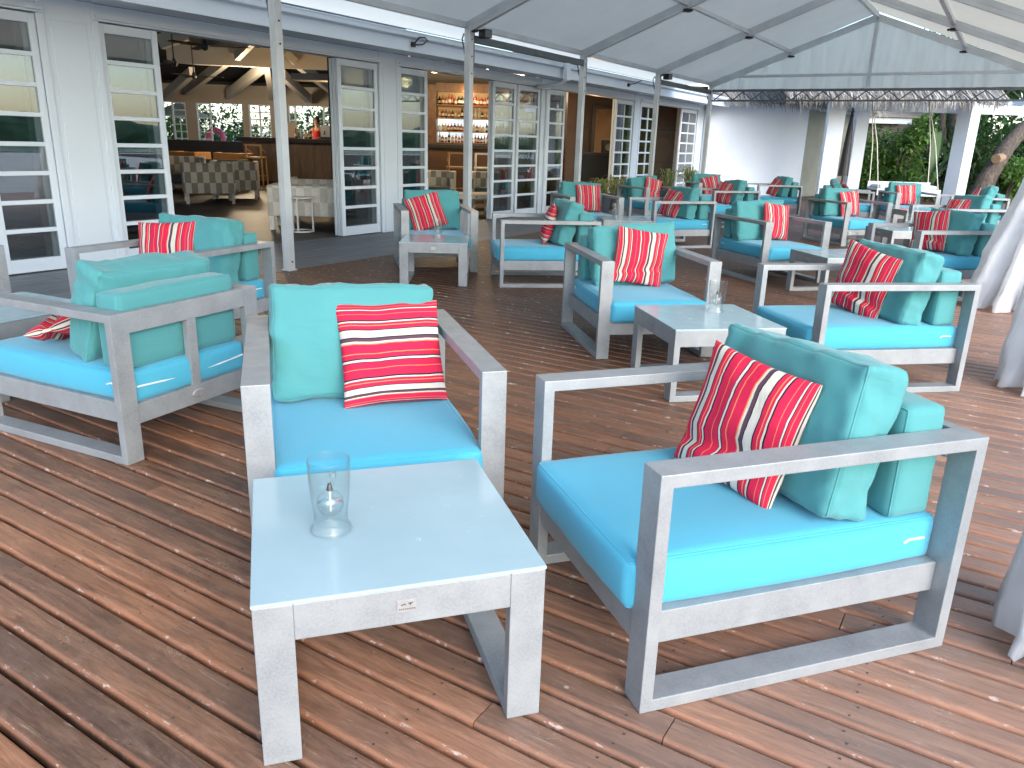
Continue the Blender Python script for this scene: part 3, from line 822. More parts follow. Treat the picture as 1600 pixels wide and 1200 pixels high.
# gable cloth with hanging folds
ag = 4 * BAY + .06; nx, nz = 150, 14; vs = []
for i in range(nx + 1):
    c = SPAN * i / nx; zt = roofz(c) - .03
    for j in range(nz + 1):
        z = 2.60 + (zt - 2.60) * j / nz
        wob = .05 * fbm(c * 3.5, z * .5, 2.0) + .028 * fbm(c * 10.0 + .8 * z, z * .9, 7.0)
        vs.append((ag + wob, -c, z))
fs = [(i * (nz + 1) + j, (i + 1) * (nz + 1) + j, (i + 1) * (nz + 1) + j + 1, i * (nz + 1) + j + 1) for i in range(nx) for j in range(nz)]
MB().add(vs, fs).obj('gable_cloth', M['thincanvas'], tent, smooth=True)
MB().beam((4 * BAY, 0, 2.86), (4 * BAY, -SPAN, 2.86), .05, .055).obj('gable_beam', M['alu'], tent, bevel=.003)
MB().box(4 * BAY - .03, 4 * BAY + .03, -MID - .035, -MID + .035, 2.60, HR - .1).obj('gable_post', M['alu'], tent, bevel=.003)
mb = MB(); at0 = 4 * BAY - .02
mb.beam((at0, -.045, 2.565), (at0, -SPAN + .045, 2.565), .045, .05); mb.beam((at0, -.045, 2.355), (at0, -SPAN + .045, 2.355), .045, .035)
nz_ = 30; pts = []
for k in range(nz_ + 1):
    pts.append((at0, -.10 - (SPAN - .2) * k / nz_, 2.54 if k % 2 else 2.372))
for k in range(nz_): mb.beam(pts[k], pts[k + 1], .018, .022)
mb.obj('lattice_truss', M['darksteel'], tent)
for (k0, k1, z) in ((1, 2, 2.565), (3, 4, 2.53)):
    mb = MB(); mb.beam((k0 * BAY + .05, -.0, z), (k1 * BAY - .05, -.0, z), .06, .085)
    mb.obj('cross_bar', M['darksteel'], tent, bevel=.003)
for k in (1, 2, 3, 4):
    mb = MB(); mb.box(k * BAY + .0435, k * BAY + .075, -.035, .03, 2.25, 2.64); mb.obj('bar_socket', M['darksteel'], tent, bevel=.003)
for k in (0, 1, 2, 3, 4):
    mb = MB(); a = k * BAY
    mb.tube([(a - .01, .046, 2.58), (a - .01, .075, 2.62), (a - .01, .10, 2.56), (a - .01, .062, 2.40), (a - .01, .05, 2.40)], .009, 6)
    mb.box(a - .03, a + .01, .0435, .06, 2.38, 2.46)
    mb.obj('sheet_hook', M['darksteel'], tent)
# small floodlights on two poles
fl_root = None
for i, (k, lab) in enumerate(((1, 'small black floodlight on the second tent pole from the left'), (3, 'small black floodlight on the fourth tent pole, nearer the gable'))):
    if i == 0:
        fl_root = empty('floodlight')
        mb = MB(); mb.tube([(0, 0, 0), (.05, 0, 0), (.09, -.01, -.01)], .010, 8); mb.obj('arm', M['black'], fl_root)
        mb = MB(); mb.box(.08, .20, -.08, .06, -.085, .02)
        hd = mb.obj('lamp_head', M['black'], fl_root, bevel=.012)
        mb = MB(); mb.box(.09, .19, -.0835, -.079, -.075, .01); mb.obj('lens', nmat('dim_lens', (0.15, .16, .17), .1)[0], hd)
        mb = MB(); mb.box(-.06, -.0, -.05, .05, -.03, .03); mb.obj('clamp', M['black'], fl_root, bevel=.004)
        f = fl_root
    else: f = copy_tree(fl_root)
    f.location = Wd(k * BAY + .062, .06, 2.665 if i == 0 else 2.66); f.rotation_euler = (0, 0, TH - R(20))
    tag(f, lab, 'floodlight', 'floodlights on the tent poles')
# gathered sheets hanging at the seaward poles
def curtain(k, lab, seed, flare_c, flare_a, spread):
    rnd = random.Random(seed); a0 = k * BAY; n = 72; nzz = 40; vs = []
    ph = [rnd.uniform(0, 6.28) for _ in range(4)]
    for j in range(nzz + 1):
        f = j / nzz; z = 2.70 - 2.69 * f
        g_ = 0.07 + .02 * math.sin(f * 3) if f < .30 else 0.08 + (f - .30) / .70 * spread
        tie = math.exp(-((f - .32) / .05) ** 2); g_ *= 1 - .35 * tie
        fl_ = max(0, f - .30) / .70
        for i in range(n):
            th = 2 * PI * i / n
            fold = 1 + (.16 + .16 * fl_) * math.sin(9 * th + ph[0] + 2.5 * fl_) + .10 * math.sin(17 * th + ph[1] - 2 * f) + .08 * noise.noise(Vector((th * 2, f * 5, seed)))
            r_ = g_ * fold
            x = r_ * math.cos(th) * 1.25 + flare_a * fl_ ** 1.6
            y = r_ * math.sin(th) - flare_c * fl_ ** 1.6 
            hem = 0.0
            if j == nzz: hem = .05 * noise.noise(Vector((th * 3, seed, 1)))
            cr = .030 * fl_ + .008
            x += cr * noise.noise(Vector((x * 9 + seed, y * 9, z * 6))) + cr * .6 * noise.noise(Vector((x * 21, y * 21 + seed, z * 15)))
            y += cr * noise.noise(Vector((x * 9, y * 9 + 3, z * 6 + seed)))
            vs.append((x, -y, z + max(0, hem)))
    fs = [(j * n + i, j * n + (i + 1) % n, (j + 1) * n + (i + 1) % n, (j + 1) * n + i) for j in range(nzz) for i in range(n)]
    o = MB().add(vs, fs).obj('tent_sheet', M['sheet'], None, smooth=True)
    o.location = Wd(a0, SPAN - .03); o.rotation_euler = (0, 0, TH)
    tag(o, lab, 'tent sheet', 'gathered white sheets on the seaward poles')
curtain(-1, 'white plastic sheet bunched at the lower right edge beside the front armchair', 1, .0, .06, .05)
curtain(0, 'white plastic sheet bunched at the right edge beyond the front right armchair', 2, .0, -.05, .12)
curtain(1, 'white plastic sheet flaring onto the deck beside the side-on far right armchair', 3, .24, -.22, .24)

# ------------------------------------------------------------------ the bar building
WL = 1.59
bar = empty('bar_building', P1, TH, 'white bar building with folding glass doors standing open to the terrace', 'building')
BINV = (Matrix.Translation(P1) @ Matrix.Rotation(TH, 4, 'Z')).inverted()
def bl(p): return BINV @ Vector(p)
DH = 2.31
mb = MB()
for a0, a1 in ((-4.2, -2.6), (-1.36, -0.80), (3.24, 3.65), (7.74, 8.02), (12.03, 12.42), (16.38, 16.9)):
    mb.box(a0, a1, WL, WL + .16, -.002, 2.475)
mb.box(-4.2, 16.9, WL + .012, WL + .15, DH + .012, 2.475)
mb.box(16.742, 16.898, WL + .16, WL + 3.5, -.002, 2.475)
mb.box(-4.198, -4.04, WL + .16, WL + 16, -.002, 3.6)  # unseen end wall; building cut short here to let sky light in
mb.obj('front_wall', M['white'], bar, bevel=.003)
# mouldings round each opening
mb = MB()
for a0, a1 in ((-2.6, -1.36), (-.80, 3.24), (3.65, 7.74), (8.02, 12.03), (12.42, 16.38)):
    mb.box(a0 - .06, a1 + .06, WL - .022, WL - .0005, DH + .012, DH + .085)
    mb.box(a0 - .055, a0 + .012, WL - .020, WL - .0005, 0, DH + .010)
    mb.box(a1 - .012, a1 + .055, WL - .020, WL - .0005, 0, DH + .010)
    mb.box(a0 - .03, a1 + .03, WL - .055, WL - .024, DH + .03, DH + .06)
mb.obj('door_trim', M['white'], bar, bevel=.004)
for c_, h_ in ((-1.08, .17), (3.45, .14), (7.88, .07), (12.22, .13)): MB().box(c_ - h_, c_ + h_, WL - .012, WL - .0003, .012, 2.28).obj('pier_panel', M['white'], bar, bevel=.005)
MB().box(-4.4, 17.0, .99, WL + .01, 2.478, 2.50).obj('soffit', M['white'], bar)
MB().box(-4.5, 17.1, .965, .989, 2.44, 2.665).obj('fascia', M['white'], bar, bevel=.003)
gt = MB()
pf = [(.965, 2.60), (.93, 2.60), (.905, 2.615), (.90, 2.66), (.893, 2.672), (.893, 2.684), (.91, 2.684), (.915, 2.665), (.92, 2.625), (.955, 2.615), (.96, 2.68), (.964, 2.684)]
vs = [(a_, y_, z_) for a_ in (-4.5, 17.1) for (y_, z_) in pf]; n_ = len(pf)
gt.add(vs, [(k, (k + 1) % n_, n_ + (k + 1) % n_, n_ + k) for k in range(n_)] + [tuple(range(n_))[::-1], tuple(n_ + k for k in range(n_))])
gt.obj('gutter', M['white'], bar)
mb = MB(); mb.tube([(7.35, .88, 2.66), (7.35, .88, 2.40), (7.36, 1.0, 2.33), (7.40, 1.45, 2.31), (7.86, 1.53, 2.31), (7.90, 1.545, 2.26), (7.90, 1.545, .05)], .036, 10)
mb.box(7.29, 7.41, .82, .892, 2.40, 2.68)
mb.obj('downpipe', M['white'], bar)
for a_, lab in ((3.2, 1), (10.2, 2)):
    mb = MB(); mb.box(a_ - .03, a_ + .03, .925, .964, 2.50, 2.56)
    mb.tube([(a_, .93, 2.54), (a_ + .05, .88, 2.62), (a_ + .14, .86, 2.63), (a_ + .2, .86, 2.60), (a_ + .16, .90, 2.55), (a_ + .06, .90, 2.53), (a_, .93, 2.53)] if lab == 1 else [(a_, .93, 2.54), (a_ + .15, .86, 2.57), (a_ + .32, .8, 2.64)], .010, 6)
    mb.obj('cable_bracket', M['black'], bar)
# roof slabs above
mb = MB(); mb.add([(-4.5, .95, 2.70), (17.1, .95, 2.70), (17.1, 11, 5.4), (-4.5, 11, 5.4), (-4.5, 30, 3.0), (17.1, 30, 3.0)], [(0, 1, 2, 3), (3, 2, 5, 4)])
mb.obj('roof', M['darkceil'], bar)
def door_panel(a0, a1, y, cols, rows=8):
    mb = MB(); t_ = .042; sw = .066
    mb.box(a0, a0 + sw, y, y + t_, .01, DH); mb.box(a1 - sw, a1, y, y + t_, .01, DH)
    mb.box(a0 + sw, a1 - sw, y, y + t_, DH - .085, DH); mb.box(a0 + sw, a1 - sw, y, y + t_, .01, .135)
    z0, z1 = .135, DH - .085; hh = (z1 - z0) / rows
    for k in range(1, rows): mb.box(a0 + sw, a1 - sw, y + .0015, y + t_ - .0015, z0 + k * hh - .02, z0 + k * hh + .02)
    for k in range(1, cols):
        aa = a0 + sw + (a1 - a0 - 2 * sw) * k / cols
        for q in range(rows): mb.box(aa - .017, aa + .017, y + .003, y + t_ - .003, z0 + q * hh + .021, z0 + (q + 1) * hh - .021)
    d = mb.obj('door', M['white'], bar, bevel=.003, seg=1)
    g = MB(); g.box(a0 + sw - .005, a1 - sw + .005, y + t_ / 2 - .003, y + t_ / 2 + .003, .13, DH - .08)
    g.obj('glass', M['pane'], d)
for a0, a1, cols, st_ in ((-2.56, -1.99, 1, 3), (-1.97, -1.37, 1, 3), (-.79, -.15, 1, 3), (2.44, 3.22, 1, 3), (3.67, 4.34, 1, 3), (6.14, 6.88, 1, 2), (6.94, 7.72, 1, 2), (8.04, 8.72, 1, 2), (11.08, 12.01, 2, 2), (12.44, 13.43, 2, 1), (15.17, 16.36, 2, 1)):
    for k in range(st_):
        sh_ = (.05 * k if a0 not in (2.44, 11.08) else -.05 * k)
        if a0 == 15.17: sh_ = 0
        door_panel(a0 + (sh_ * .0), a1 - .035 * k, WL + .012 + .056 * k, cols)
# interior shell
FW = 27.0
def wbox(mb, x0, x1, y0, y1, z0, z1):
    p = [(x0, y0, z0), (x1, y0, z0), (x1, y1, z0), (x0, y1, z0), (x0, y0, z1), (x1, y0, z1), (x1, y1, z1), (x0, y1, z1)]
    mb.add([bl(q_) for q_ in p], [(3, 2, 1, 0), (4, 5, 6, 7), (0, 1, 5, 4), (1, 2, 6, 5), (2, 3, 7, 6), (3, 0, 4, 7)])
mb = MB()
mb.add([bl(q_) for q_ in ((-15, 3.0, -.006), Wd(-12, -1.70, -.006), Wd(17, -1.70, -.006), (6.5, 28, -.006), (-15, 28, -.006))], [(0, 1, 2, 3, 4)])
o = mb.obj('inner_floor', M['innerfloor'], bar)
X = lambda u, d=FW: px(u, 200, d).x
mb = MB()
wbox(mb, -16, -3.3, FW, FW + .25, 2.28, 2.86); wbox(mb, -16.2, -15.9, 1.0, FW, 0, 4.0)
for u0, u1 in ((100, 256), (293, 309), (380, 390), (424, 452), (525, 640)): wbox(mb, X(u0), X(u1), FW, FW + .2, 1.10, 2.28)
mb.obj('window_wall', paint('taupe_paint', (.36, .32, .28)), bar)
mb = MB(); wbox(mb, -16, -3.3, FW - .01, FW + .22, -.01, 1.09); mb.obj('dado', M['blackwood'], bar)
for u0, u1, n_ in ((272, 292, 1), (309, 330, 1), (390, 424, 2), (452, 462, 1), (506, 525, 1)):
    mb = MB()
    for k in range(n_ + 1):
        xx = X(u0) + (X(u1) - X(u0)) * k / n_; wbox(mb, xx - .025, xx + .025, FW + .02, FW + .07, 1.1, 2.28)
    for k in range(6): wbox(mb, X(u0) + .026, X(u1) - .026, FW + .025, FW + .065, 1.12 + k * .225, 1.155 + k * .225)
    mb.obj('window_frame', M['white'], bar)
mb = MB(); wbox(mb, -3.28, -3.0, 14, 22, 0, 3.2); wbox(mb, -3.3, 1.25, 20.6, 20.8, 0, 3.0); mb.obj('bar_back_wall', M['brown'], bar)
mb = MB(); wbox(mb, 1.05, 1.25, 18.2, 23.4, 0, 3.0); wbox(mb, 1.26, 5.3, 23.4, 23.6, 0, 3.0); dw = mb.obj('panelled_wall', M['brown'], bar)
mb = MB()
for z_ in (.9, 1.8): wbox(mb, 1.27, 5.28, 23.392, 23.399, z_ - .012, z_ + .012)
for x_ in (1.9, 2.75, 4.4, 5.2): wbox(mb, x_ - .008, x_ + .008, 23.388, 23.3915, 0, 2.78)
mb.obj('panel_joint', M['blackwood'], dw)
x0 = px(930, 200, 23.3).x
mb = MB(); wbox(mb, x0 - .10, x0, 23.30, 23.387, 0, 2.42); wbox(mb, x0 + 1.1, x0 + 1.2, 23.30, 23.387, 0, 2.42); wbox(mb, x0, x0 + 1.1, 23.30, 23.387, 2.32, 2.42); mb.obj('door_frame', M['blackwood'], dw)
mb = MB(); wbox(mb, x0 + .005, x0 + 1.095, 23.33, 23.385, 0, 2.315); mb.obj('inner_door', M['oak'], dw)
cl = MB(); cl.add([bl(q_) for q_ in ((-3.3, 13.0, 2.80), Wd(3.4, -1.75, 2.80), Wd(16.8, -1.75, 2.80), (5.3, 23.6, 2.80), (-3.3, 23.6, 2.80))], [(0, 1, 2, 3, 4)])
clo = cl.obj('bar_ceiling', M['brown'], bar)
mb = MB()
for k in range(16): wbox(mb, -3.0, 1.0, 14.2 + k * .42, 14.26 + k * .42, 2.72, 2.795)
mb.obj('ceiling_slat', M['blackwood'], clo)
# vaulted roof timbers over the lounge
mb = MB(); wbox(mb, -16, -3.4, FW - .1, FW + .3, 2.87, 2.95)
mb.add([bl(q_) for q_ in ((-16, FW + .3, 2.95), (-3.2, FW + .3, 2.95), (-3.2, 17, 6.0), (-16, 17, 6.0))], [(0, 1, 2, 3)])
mb.obj('vault_lining', M['darkceil'], bar)
for (u0, v0, d0), (u1, v1, d1), wd_, h_ in (((293, 141, 26.6), (352, 96, 23.5), .16, .26), ((357, 147, 26.6), (412, 104, 23.5), .16, .26), ((441, 116, 23.5), (482, 154, 26.6), .16, .26), ((468, 101, 23.5), (529, 149, 26.6), .16, .26),
        ((258, 150, 26.6), (300, 112, 24.2), .16, .26), ((411, 72, 21.6), (425, 152, 26.4), .16, .2), ((446, 82, 21.3), (462, 97, 21.4), .14, .18), ((262, 84, 21.4), (540, 96, 21.8), .2, .46), ((250, 66, 19), (290, 52, 19), .18, .3), ((400, 58, 20), (370, 88, 21.2), .14, .2)):
    mb = MB(); mb.beam(bl(px(u0, v0, d0)), bl(px(u1, v1, d1)), wd_, h_); mb.obj('roof_timber', M['cream'], bar)
mb = MB(); p_ = px(505, 122, 19); wbox(mb, p_.x - .65, p_.x + .9, 18.7, 19.3, p_.z - .07, p_.z + .07)
lp = mb.obj('light_raft', M['cream'], bar)
mb = MB(); wbox(mb, p_.x + .42, p_.x + .66, 18.85, 19.1, p_.z - .085, p_.z - .072); mb.obj('downlight', M['lampglow'], lp)
def lamp(name, loc, e, r=.12, col=(1.0, .70, .38)):
    l = bpy.data.lights.new(name, 'POINT'); l.energy = e; l.shadow_soft_size = r; l.color = col
    o = bpy.data.objects.new(name, l); COL.objects.link(o); o.location = loc; return o
lamp('raft_downlight', (p_.x + .54, 18.97, p_.z - .25), 18)
lamp('lounge_uplight', (-7.6, 22.6, 2.5), 75, .3, (1.0, .80, .54))
lamp('lounge_floor_light', (-6.4, 20.0, 2.3), 10)
for i, (u, v) in enumerate(((683, 125), (757, 124), (637, 123), (812, 135))):
    p_ = px(u, v, 17.6); p_.z = 2.70
    o = empty('ceiling_downlight', p_, 0, ('warm round downlight above the bar, ' + ('left of the second tent pole', 'right of the second tent pole', 'seen through the glass door left of the bar', 'seen through the glass doors right of the bar')[i]), 'downlight', 'warm downlights above the bar')
    MB().lathe([(.001, .03), (.13, .03), (.13, .0), (.105, -.005)], 20).obj('trim_ring', M['white'], o)
    MB().lathe([(.001, -.004), (.104, -.004)], 20).obj('diffuser', M['lampglow'], o)
    lamp('downlight', p_ + Vector((0, 0, -.22)), 14)
# ------------------------------------------------------------------ bar furniture
def wobj(name, mat, parts, parent=None, bevel=0.0):
    mb = MB()
    for q_ in parts: mb.box(*q_)
    return mb.obj(name, mat, parent, bevel=bevel)
pL = px(373, 213, 22)
bc = empty('bar_counter', (pL.x, 22, 0), R(-4), 'long bar counter with dark top and grey wood front inside the lounge', 'counter')
wobj('counter_front', M['barfront'], [(0.08, 4.2, .04, 1.0, 0, 1.14)], bc)
wobj('counter_top', M['blackwood'], [(-.05, 4.3, -.06, 1.08, 1.145, 1.262)], bc, .01)
wobj('plinth', M['blackwood'], [(.12, 4.2, .001, .038, .0, .12)], bc)
bb_ = empty('back_bar', (-2.6, 19.0, 0), 0, 'dark bar counter below the bottle shelves', 'counter')
wobj('counter_front', M['brown'], [(-.5, 3.6, .05, .6, 0, 1.14)], bb_)
wobj('counter_top', M['blackwood'], [(-.55, 3.65, -.02, .68, 1.145, 1.245)], bb_, .01)
SX0, SX1, SY = px(683, 200, 20.2).x, px(846, 200, 20.2).x, 20.2
SZ = [px(760, v, 20.2).z for v in (224, 206.5, 185.5, 165.5)]
shf = empty('bottle_shelf', (0, SY, 0), 0, 'back lit wall shelf full of liquor bottles behind the bar', 'shelf')
for z_ in SZ: wobj('shelf_board', M['oak'], [(SX0, SX1, -.11, .12, z_ - .025, z_)], shf)
m, t, b = nmat('lit_mirror', (0.55, 0.62, 0.62), .15, .6); b.inputs['Emission Color'].default_value = (.75, .9, 1, 1); b.inputs['Emission Strength'].default_value = .22
wobj('lit_back_panel', m, [(SX0, SX1, .13, .15, SZ[0], SZ[2] - .03)], shf)
m2, t2, b2 = nmat('amber_panel', (.30, .19, .08), .4); b2.inputs['Emission Color'].default_value = (1, .6, .25, 1); b2.inputs['Emission Strength'].default_value = .03
wobj('amber_back_panel', m2, [(SX0, SX1, .13, .15, SZ[2] - .02, 2.55)], shf)
m3 = mottled('bronze_tile', (.16, .075, .03), .35, 9, .4)
wobj('side_post', m3, [(SX0 - .26, SX0 - .01, -.12, .15, 1.25, 2.62)], shf); wobj('side_post', m3, [(SX1 + .01, SX1 + .2, -.12, .15, 1.25, 2.62)], shf)
wobj('pelmet', m3, [(SX0 - .005, SX1 + .005, -.16, -.10, 2.46, 2.66)], shf)
for k, xx in enumerate((-1.3, -.3, .45)):
    lamp('shelf_light', (xx, SY - .22, 2.42), 3.2, .05, (1, .80, .55))
bcols = [('amber', (.35, .10, .02)), ('dark green', (.01, .03, .012)), ('clear', (.55, .58, .55)), ('red', (.32, .03, .02)), ('golden', (.50, .28, .06)), ('black', (.012, .012, .014))]
bmats = [nmat(n_ + '_bottle', c_, .12, 0, .6)[0] for n_, c_ in bcols]
capm = nmat('bottle_cap', (.5, .42, .25), .3, .5)[0]
bmeshes = []
for i, (n_, c_) in enumerate(bcols):
    for sp in range(2):
        r_ = (.036, .044)[sp]; h_ = (.25, .20)[sp]
        mbb = MB().lathe([(.001, 0), (r_, 0), (r_, h_ * .58), (r_ * .85, h_ * .66), (.012, h_ * .78), (.012, h_ * .97), (.014, h_), (.001, h_)], 12)
        mbb.lathe([(r_ + .0006, h_ * .2), (r_ + .0006, h_ * .48)], 12)
        me = mbb.mesh('bottle', bmats[i], True)
        me.materials.append(nmat('bottle_label', (.6, .57, .48), .7)[0])
        for p in me.polygons[-12:]: p.material_index = 1
        bmeshes.append((n_, me))
rnd = random.Random(11); rows_n = ('bottom shelf', 'second shelf up', 'third shelf up', 'top shelf')
for r_, z_ in enumerate(SZ):
    xx = SX0 + .06
    while xx < SX1 - .05:
        if rnd.random() < .95:
            n_, me = rnd.choice(bmeshes)
            if r_ == 3 and rnd.random() < .45: n_, me = rnd.choice([q_ for q_ in bmeshes if q_[0] in ('red', 'amber')])
            o = link('bottle', me); o.location = (xx, SY - .05 + rnd.uniform(0, .08), z_ + .0005)
            s_ = rnd.uniform(.85, 1.05) * (.92 if r_ < 3 else 1.05); o.scale = (s_, s_, s_)
            tag(o, f'{n_} liquor bottle on the {rows_n[r_]} behind the bar', 'bottle', f'{n_} bottles on the {rows_n[r_]}')
        xx += rnd.uniform(.072, .088)
# counter-top things in the lounge
for i, (u, kk) in enumerate(((462, 0), (470, 4), (477, 9), (484, 2), (520, 7))):
    n_, me = bmeshes[kk]; o = link('bottle', me); o.location = (px(u, 214, 22.3).x, 22.35, 1.2627); o.scale = (1.1,) * 3
    tag(o, n_ + ' bottle standing on the long lounge counter, ' + ('left-hand one', 'beside the left-hand one', 'between its neighbours', 'nearest the woman', 'right of the woman')[i], 'bottle', 'bottles on the lounge counter')
cm_ = empty('coffee_machine', (px(513, 210, 22.4).x, 22.6, 1.2625), 0, 'steel coffee machine on the lounge counter right of the woman', 'coffee machine')
wobj('body', M['badge'], [(-.22, .22, -.18, .18, .02, .36)], cm_, .02)
wobj('drip_tray', M['black'], [(-.2, .2, -.26, -.185, .0, .06)], cm_)
for s_ in (-.1, .1): MB().tube([(s_, -.2, .22), (s_, -.2, .14), (s_, -.30, .13)], .016, 8).obj('handle', M['black'], cm_)
sb = empty('menu_stand', (px(452, 200, 22.2).x, 22.45, 1.2625), R(8), 'cream menu board standing on the lounge counter', 'menu board')
wobj('board', M['cream'], [(-.14, .14, -.01, .01, .02, .42)], sb); wobj('foot', M['blackwood'], [(-.15, .15, -.06, .06, 0, .018)], sb)
# woven tub chairs, sofas and tables
def woven(name, w_, d_, h_, mat, label, cat, group, loc, rz, cush):
    r0 = empty(name, loc, rz, label, cat, group)
    wobj('backrest', mat, [(-w_ / 2, w_ / 2, d_ / 2 - .09, d_ / 2, .20, h_)], r0, .02)
    for s_ in (-1, 1):
        x0_, x1_ = sorted((s_ * w_ / 2, s_ * (w_ / 2 - .09))); wobj('armrest', mat, [(x0_, x1_, -d_ / 2, d_ / 2 - .091, .20, h_ - .001)], r0, .02)
        for sy in (-1, 1):
            xq, yq = s_ * (w_ / 2 - .05), sy * (d_ / 2 - .05); wobj('leg', M['whitemetal'], [(xq - .032, xq + .032, yq - .032, yq + .032, 0, .199)], r0)
    wobj('seat_cushion', cush, [(-w_ / 2 + .092, w_ / 2 - .092, -d_ / 2 + .01, d_ / 2 - .10, .22, .44)], r0, .03)
    return r0
def floor_at(u, d): p = px(u, 200, d); p.z = -.006; return p
woven('woven_armchair', .95, .85, .78, M['weave'], 'chequered woven armchair in the lounge, nearest the open doorway', 'armchair', 'woven lounge chairs', floor_at(318, 15.9), R(205), M['bluegrey'])
woven('woven_armchair', .95, .85, .78, M['weave'], 'chequered woven armchair behind and right of the nearest woven one', 'armchair', 'woven lounge chairs', floor_at(362, 17.2), R(195), M['bluegrey'])
woven('woven_armchair', .95, .85, .80, M['weave'], 'chequered woven armchair in the second row, left side', 'armchair', 'woven lounge chairs', floor_at(282, 18.6), R(20), M['bluegrey'])
woven('woven_sofa', 1.7, .8, .74, M['bluegrey'], 'blue grey sofa behind the woven armchairs', 'sofa', None, floor_at(322, 19.6), R(180), M['bluegrey'])
woven('wooden_armchair', .9, .8, .86, M['orangewood'], 'orange wooden armchair below the lounge windows, right one', 'armchair', 'orange lounge chairs', floor_at(362, 21.2), R(190), M['orangewood'])
woven('wooden_armchair', .9, .8, .84, M['orangewood'], 'orange wooden armchair below the lounge windows, left one', 'armchair', 'orange lounge chairs', floor_at(290, 22.0), R(170), M['orangewood'])
woven('woven_sofa', 1.5, .75, .64, M['weavewhite'], 'white woven sofa just inside the doorway, beside the white side table', 'sofa', 'white woven sofas', (-2.95, 11.95, -.006), R(-172), M['bluegrey'])
woven('woven_sofa', 1.5, .75, .68, M['weavewhite'], 'white woven sofa one row behind the doorway sofa', 'sofa', 'white woven sofas', (-3.0, 13.1, -.006), R(-172), M['bluegrey'])
woven('woven_armchair', .6, .6, .74, M['weave'], 'chequered woven chair seen through the bar doorway, left of the pole', 'chair', 'woven bar chairs', floor_at(688, 16.2), R(0), M['bluegrey'])
woven('woven_armchair', .6, .6, .74, M['weave'], 'chequered woven chair seen through the bar doorway, right of the pole', 'chair', 'woven bar chairs', floor_at(760, 16.4), R(0), M['bluegrey'])
st = empty('side_table', (-3.14, 11.42, -.006), 0, 'small white round side table with slim legs inside the doorway', 'side table')
MB().lathe([(.001, .475), (.20, .475), (.205, .485), (.20, .495), (.001, .495)], 28).obj('table_top', M['whitemetal'], st)
for k in range(3):
    th = 2 * PI * k / 3 + .5; MB().beam((.17 * math.cos(th), .17 * math.sin(th), 0), (.17 * math.cos(th), .17 * math.sin(th), .474), .035, .02).obj('leg', M['whitemetal'], st)
MB().lathe([(.15, 0), (.18, 0), (.18, .02), (.15, .02)], 28).obj('foot_ring', M['whitemetal'], st)
lt = empty('low_table', floor_at(733, 14.9), R(20), 'low white table with a drawer knob just inside the bar doorway', 'table')
wobj('table_top', M['cream'], [(-.5, .5, -.35, .35, .31, .40)], lt, .005)
for sx_ in (-1, 1):
    for sy in (-1, 1): xq, yq = sx_ * .46, sy * .31; wobj('leg', M['cream'], [(xq - .035, xq + .035, yq - .035, yq + .035, 0, .309)], lt)
MB().tube([(0.05, -.352, .355), (.05, -.37, .355)], .013, 10).obj('knob', M['black'], lt)
def stool(loc, rz, mat, lab):
    r0 = empty('bar_stool', loc, rz, lab, 'bar stool', 'bar stools along the counter')
    for sx_ in (-1, 1):
        for sy in (-1, 1): MB().beam((sx_ * .21, sy * .2, 0), (sx_ * .19, sy * .18, .74 if sy < 0 else 1.05), .035, .035).obj('leg', mat, r0)
    wobj('seat', mat, [(-.22, .22, -.21, .21, .741, .785)], r0, .008); wobj('back_rail', mat, [(-.215, .215, .15, .185, 1.051, 1.09)], r0)
    MB().beam((-.2, -.19, .3), (.2, -.19, .3), .025, .025).obj('footrest', mat, r0)
    for s_ in (-1, 1): MB().beam((s_ * .195, -.19, .9), (s_ * .195, .17, 1.0), .03, .025).obj('armrest', mat, r0)
stool(floor_at(714, 17.9), R(190), M['stoolwood'], 'pale wooden bar stool left of the second tent pole')
stool(floor_at(757, 18.0), R(185), M['whitemetal'], 'white bar stool right of the second tent pole')
stool(floor_at(786, 17.7), R(200), M['whitemetal'], 'white bar stool behind the glass doors right of the pole')
stool(floor_at(397, 20.9), R(180), M['stoolwood'], 'pale wooden bar stool at the left end of the lounge counter')
# black counter with a loudspeaker beyond the third doorway
mc = empty('music_counter', floor_at(930, 20.2), R(0), 'black counter inside the third doorway', 'counter')
wobj('body', M['black'], [(-.35, .75, -.3, .3, 0, 1.10)], mc); wobj('top', M['blackwood'], [(-1.1, .85, -.36, .34, 1.102, 1.16)], mc, .006)
spk = empty('loudspeaker', px(951, 200, 20.2) * 1.0, R(10), 'black loudspeaker on the counter inside the third doorway', 'loudspeaker')
spk.location.z = 1.155
wobj('cabinet', M['black'], [(-.13, .13, -.12, .12, 0, .30)], spk, .012)
MB().lathe([(.001, 0), (.08, 0), (.09, .008)], 20).obj('cone', M['darksteel'], spk).matrix_basis = Matrix.Translation((0, -.121, .13)) @ Matrix.Rotation(R(90), 4, 'X')
lamp('counter_lamp', px(925, 224, 19.8) + Vector((0, 0, .55)), 14, .05, (1, .6, .3))
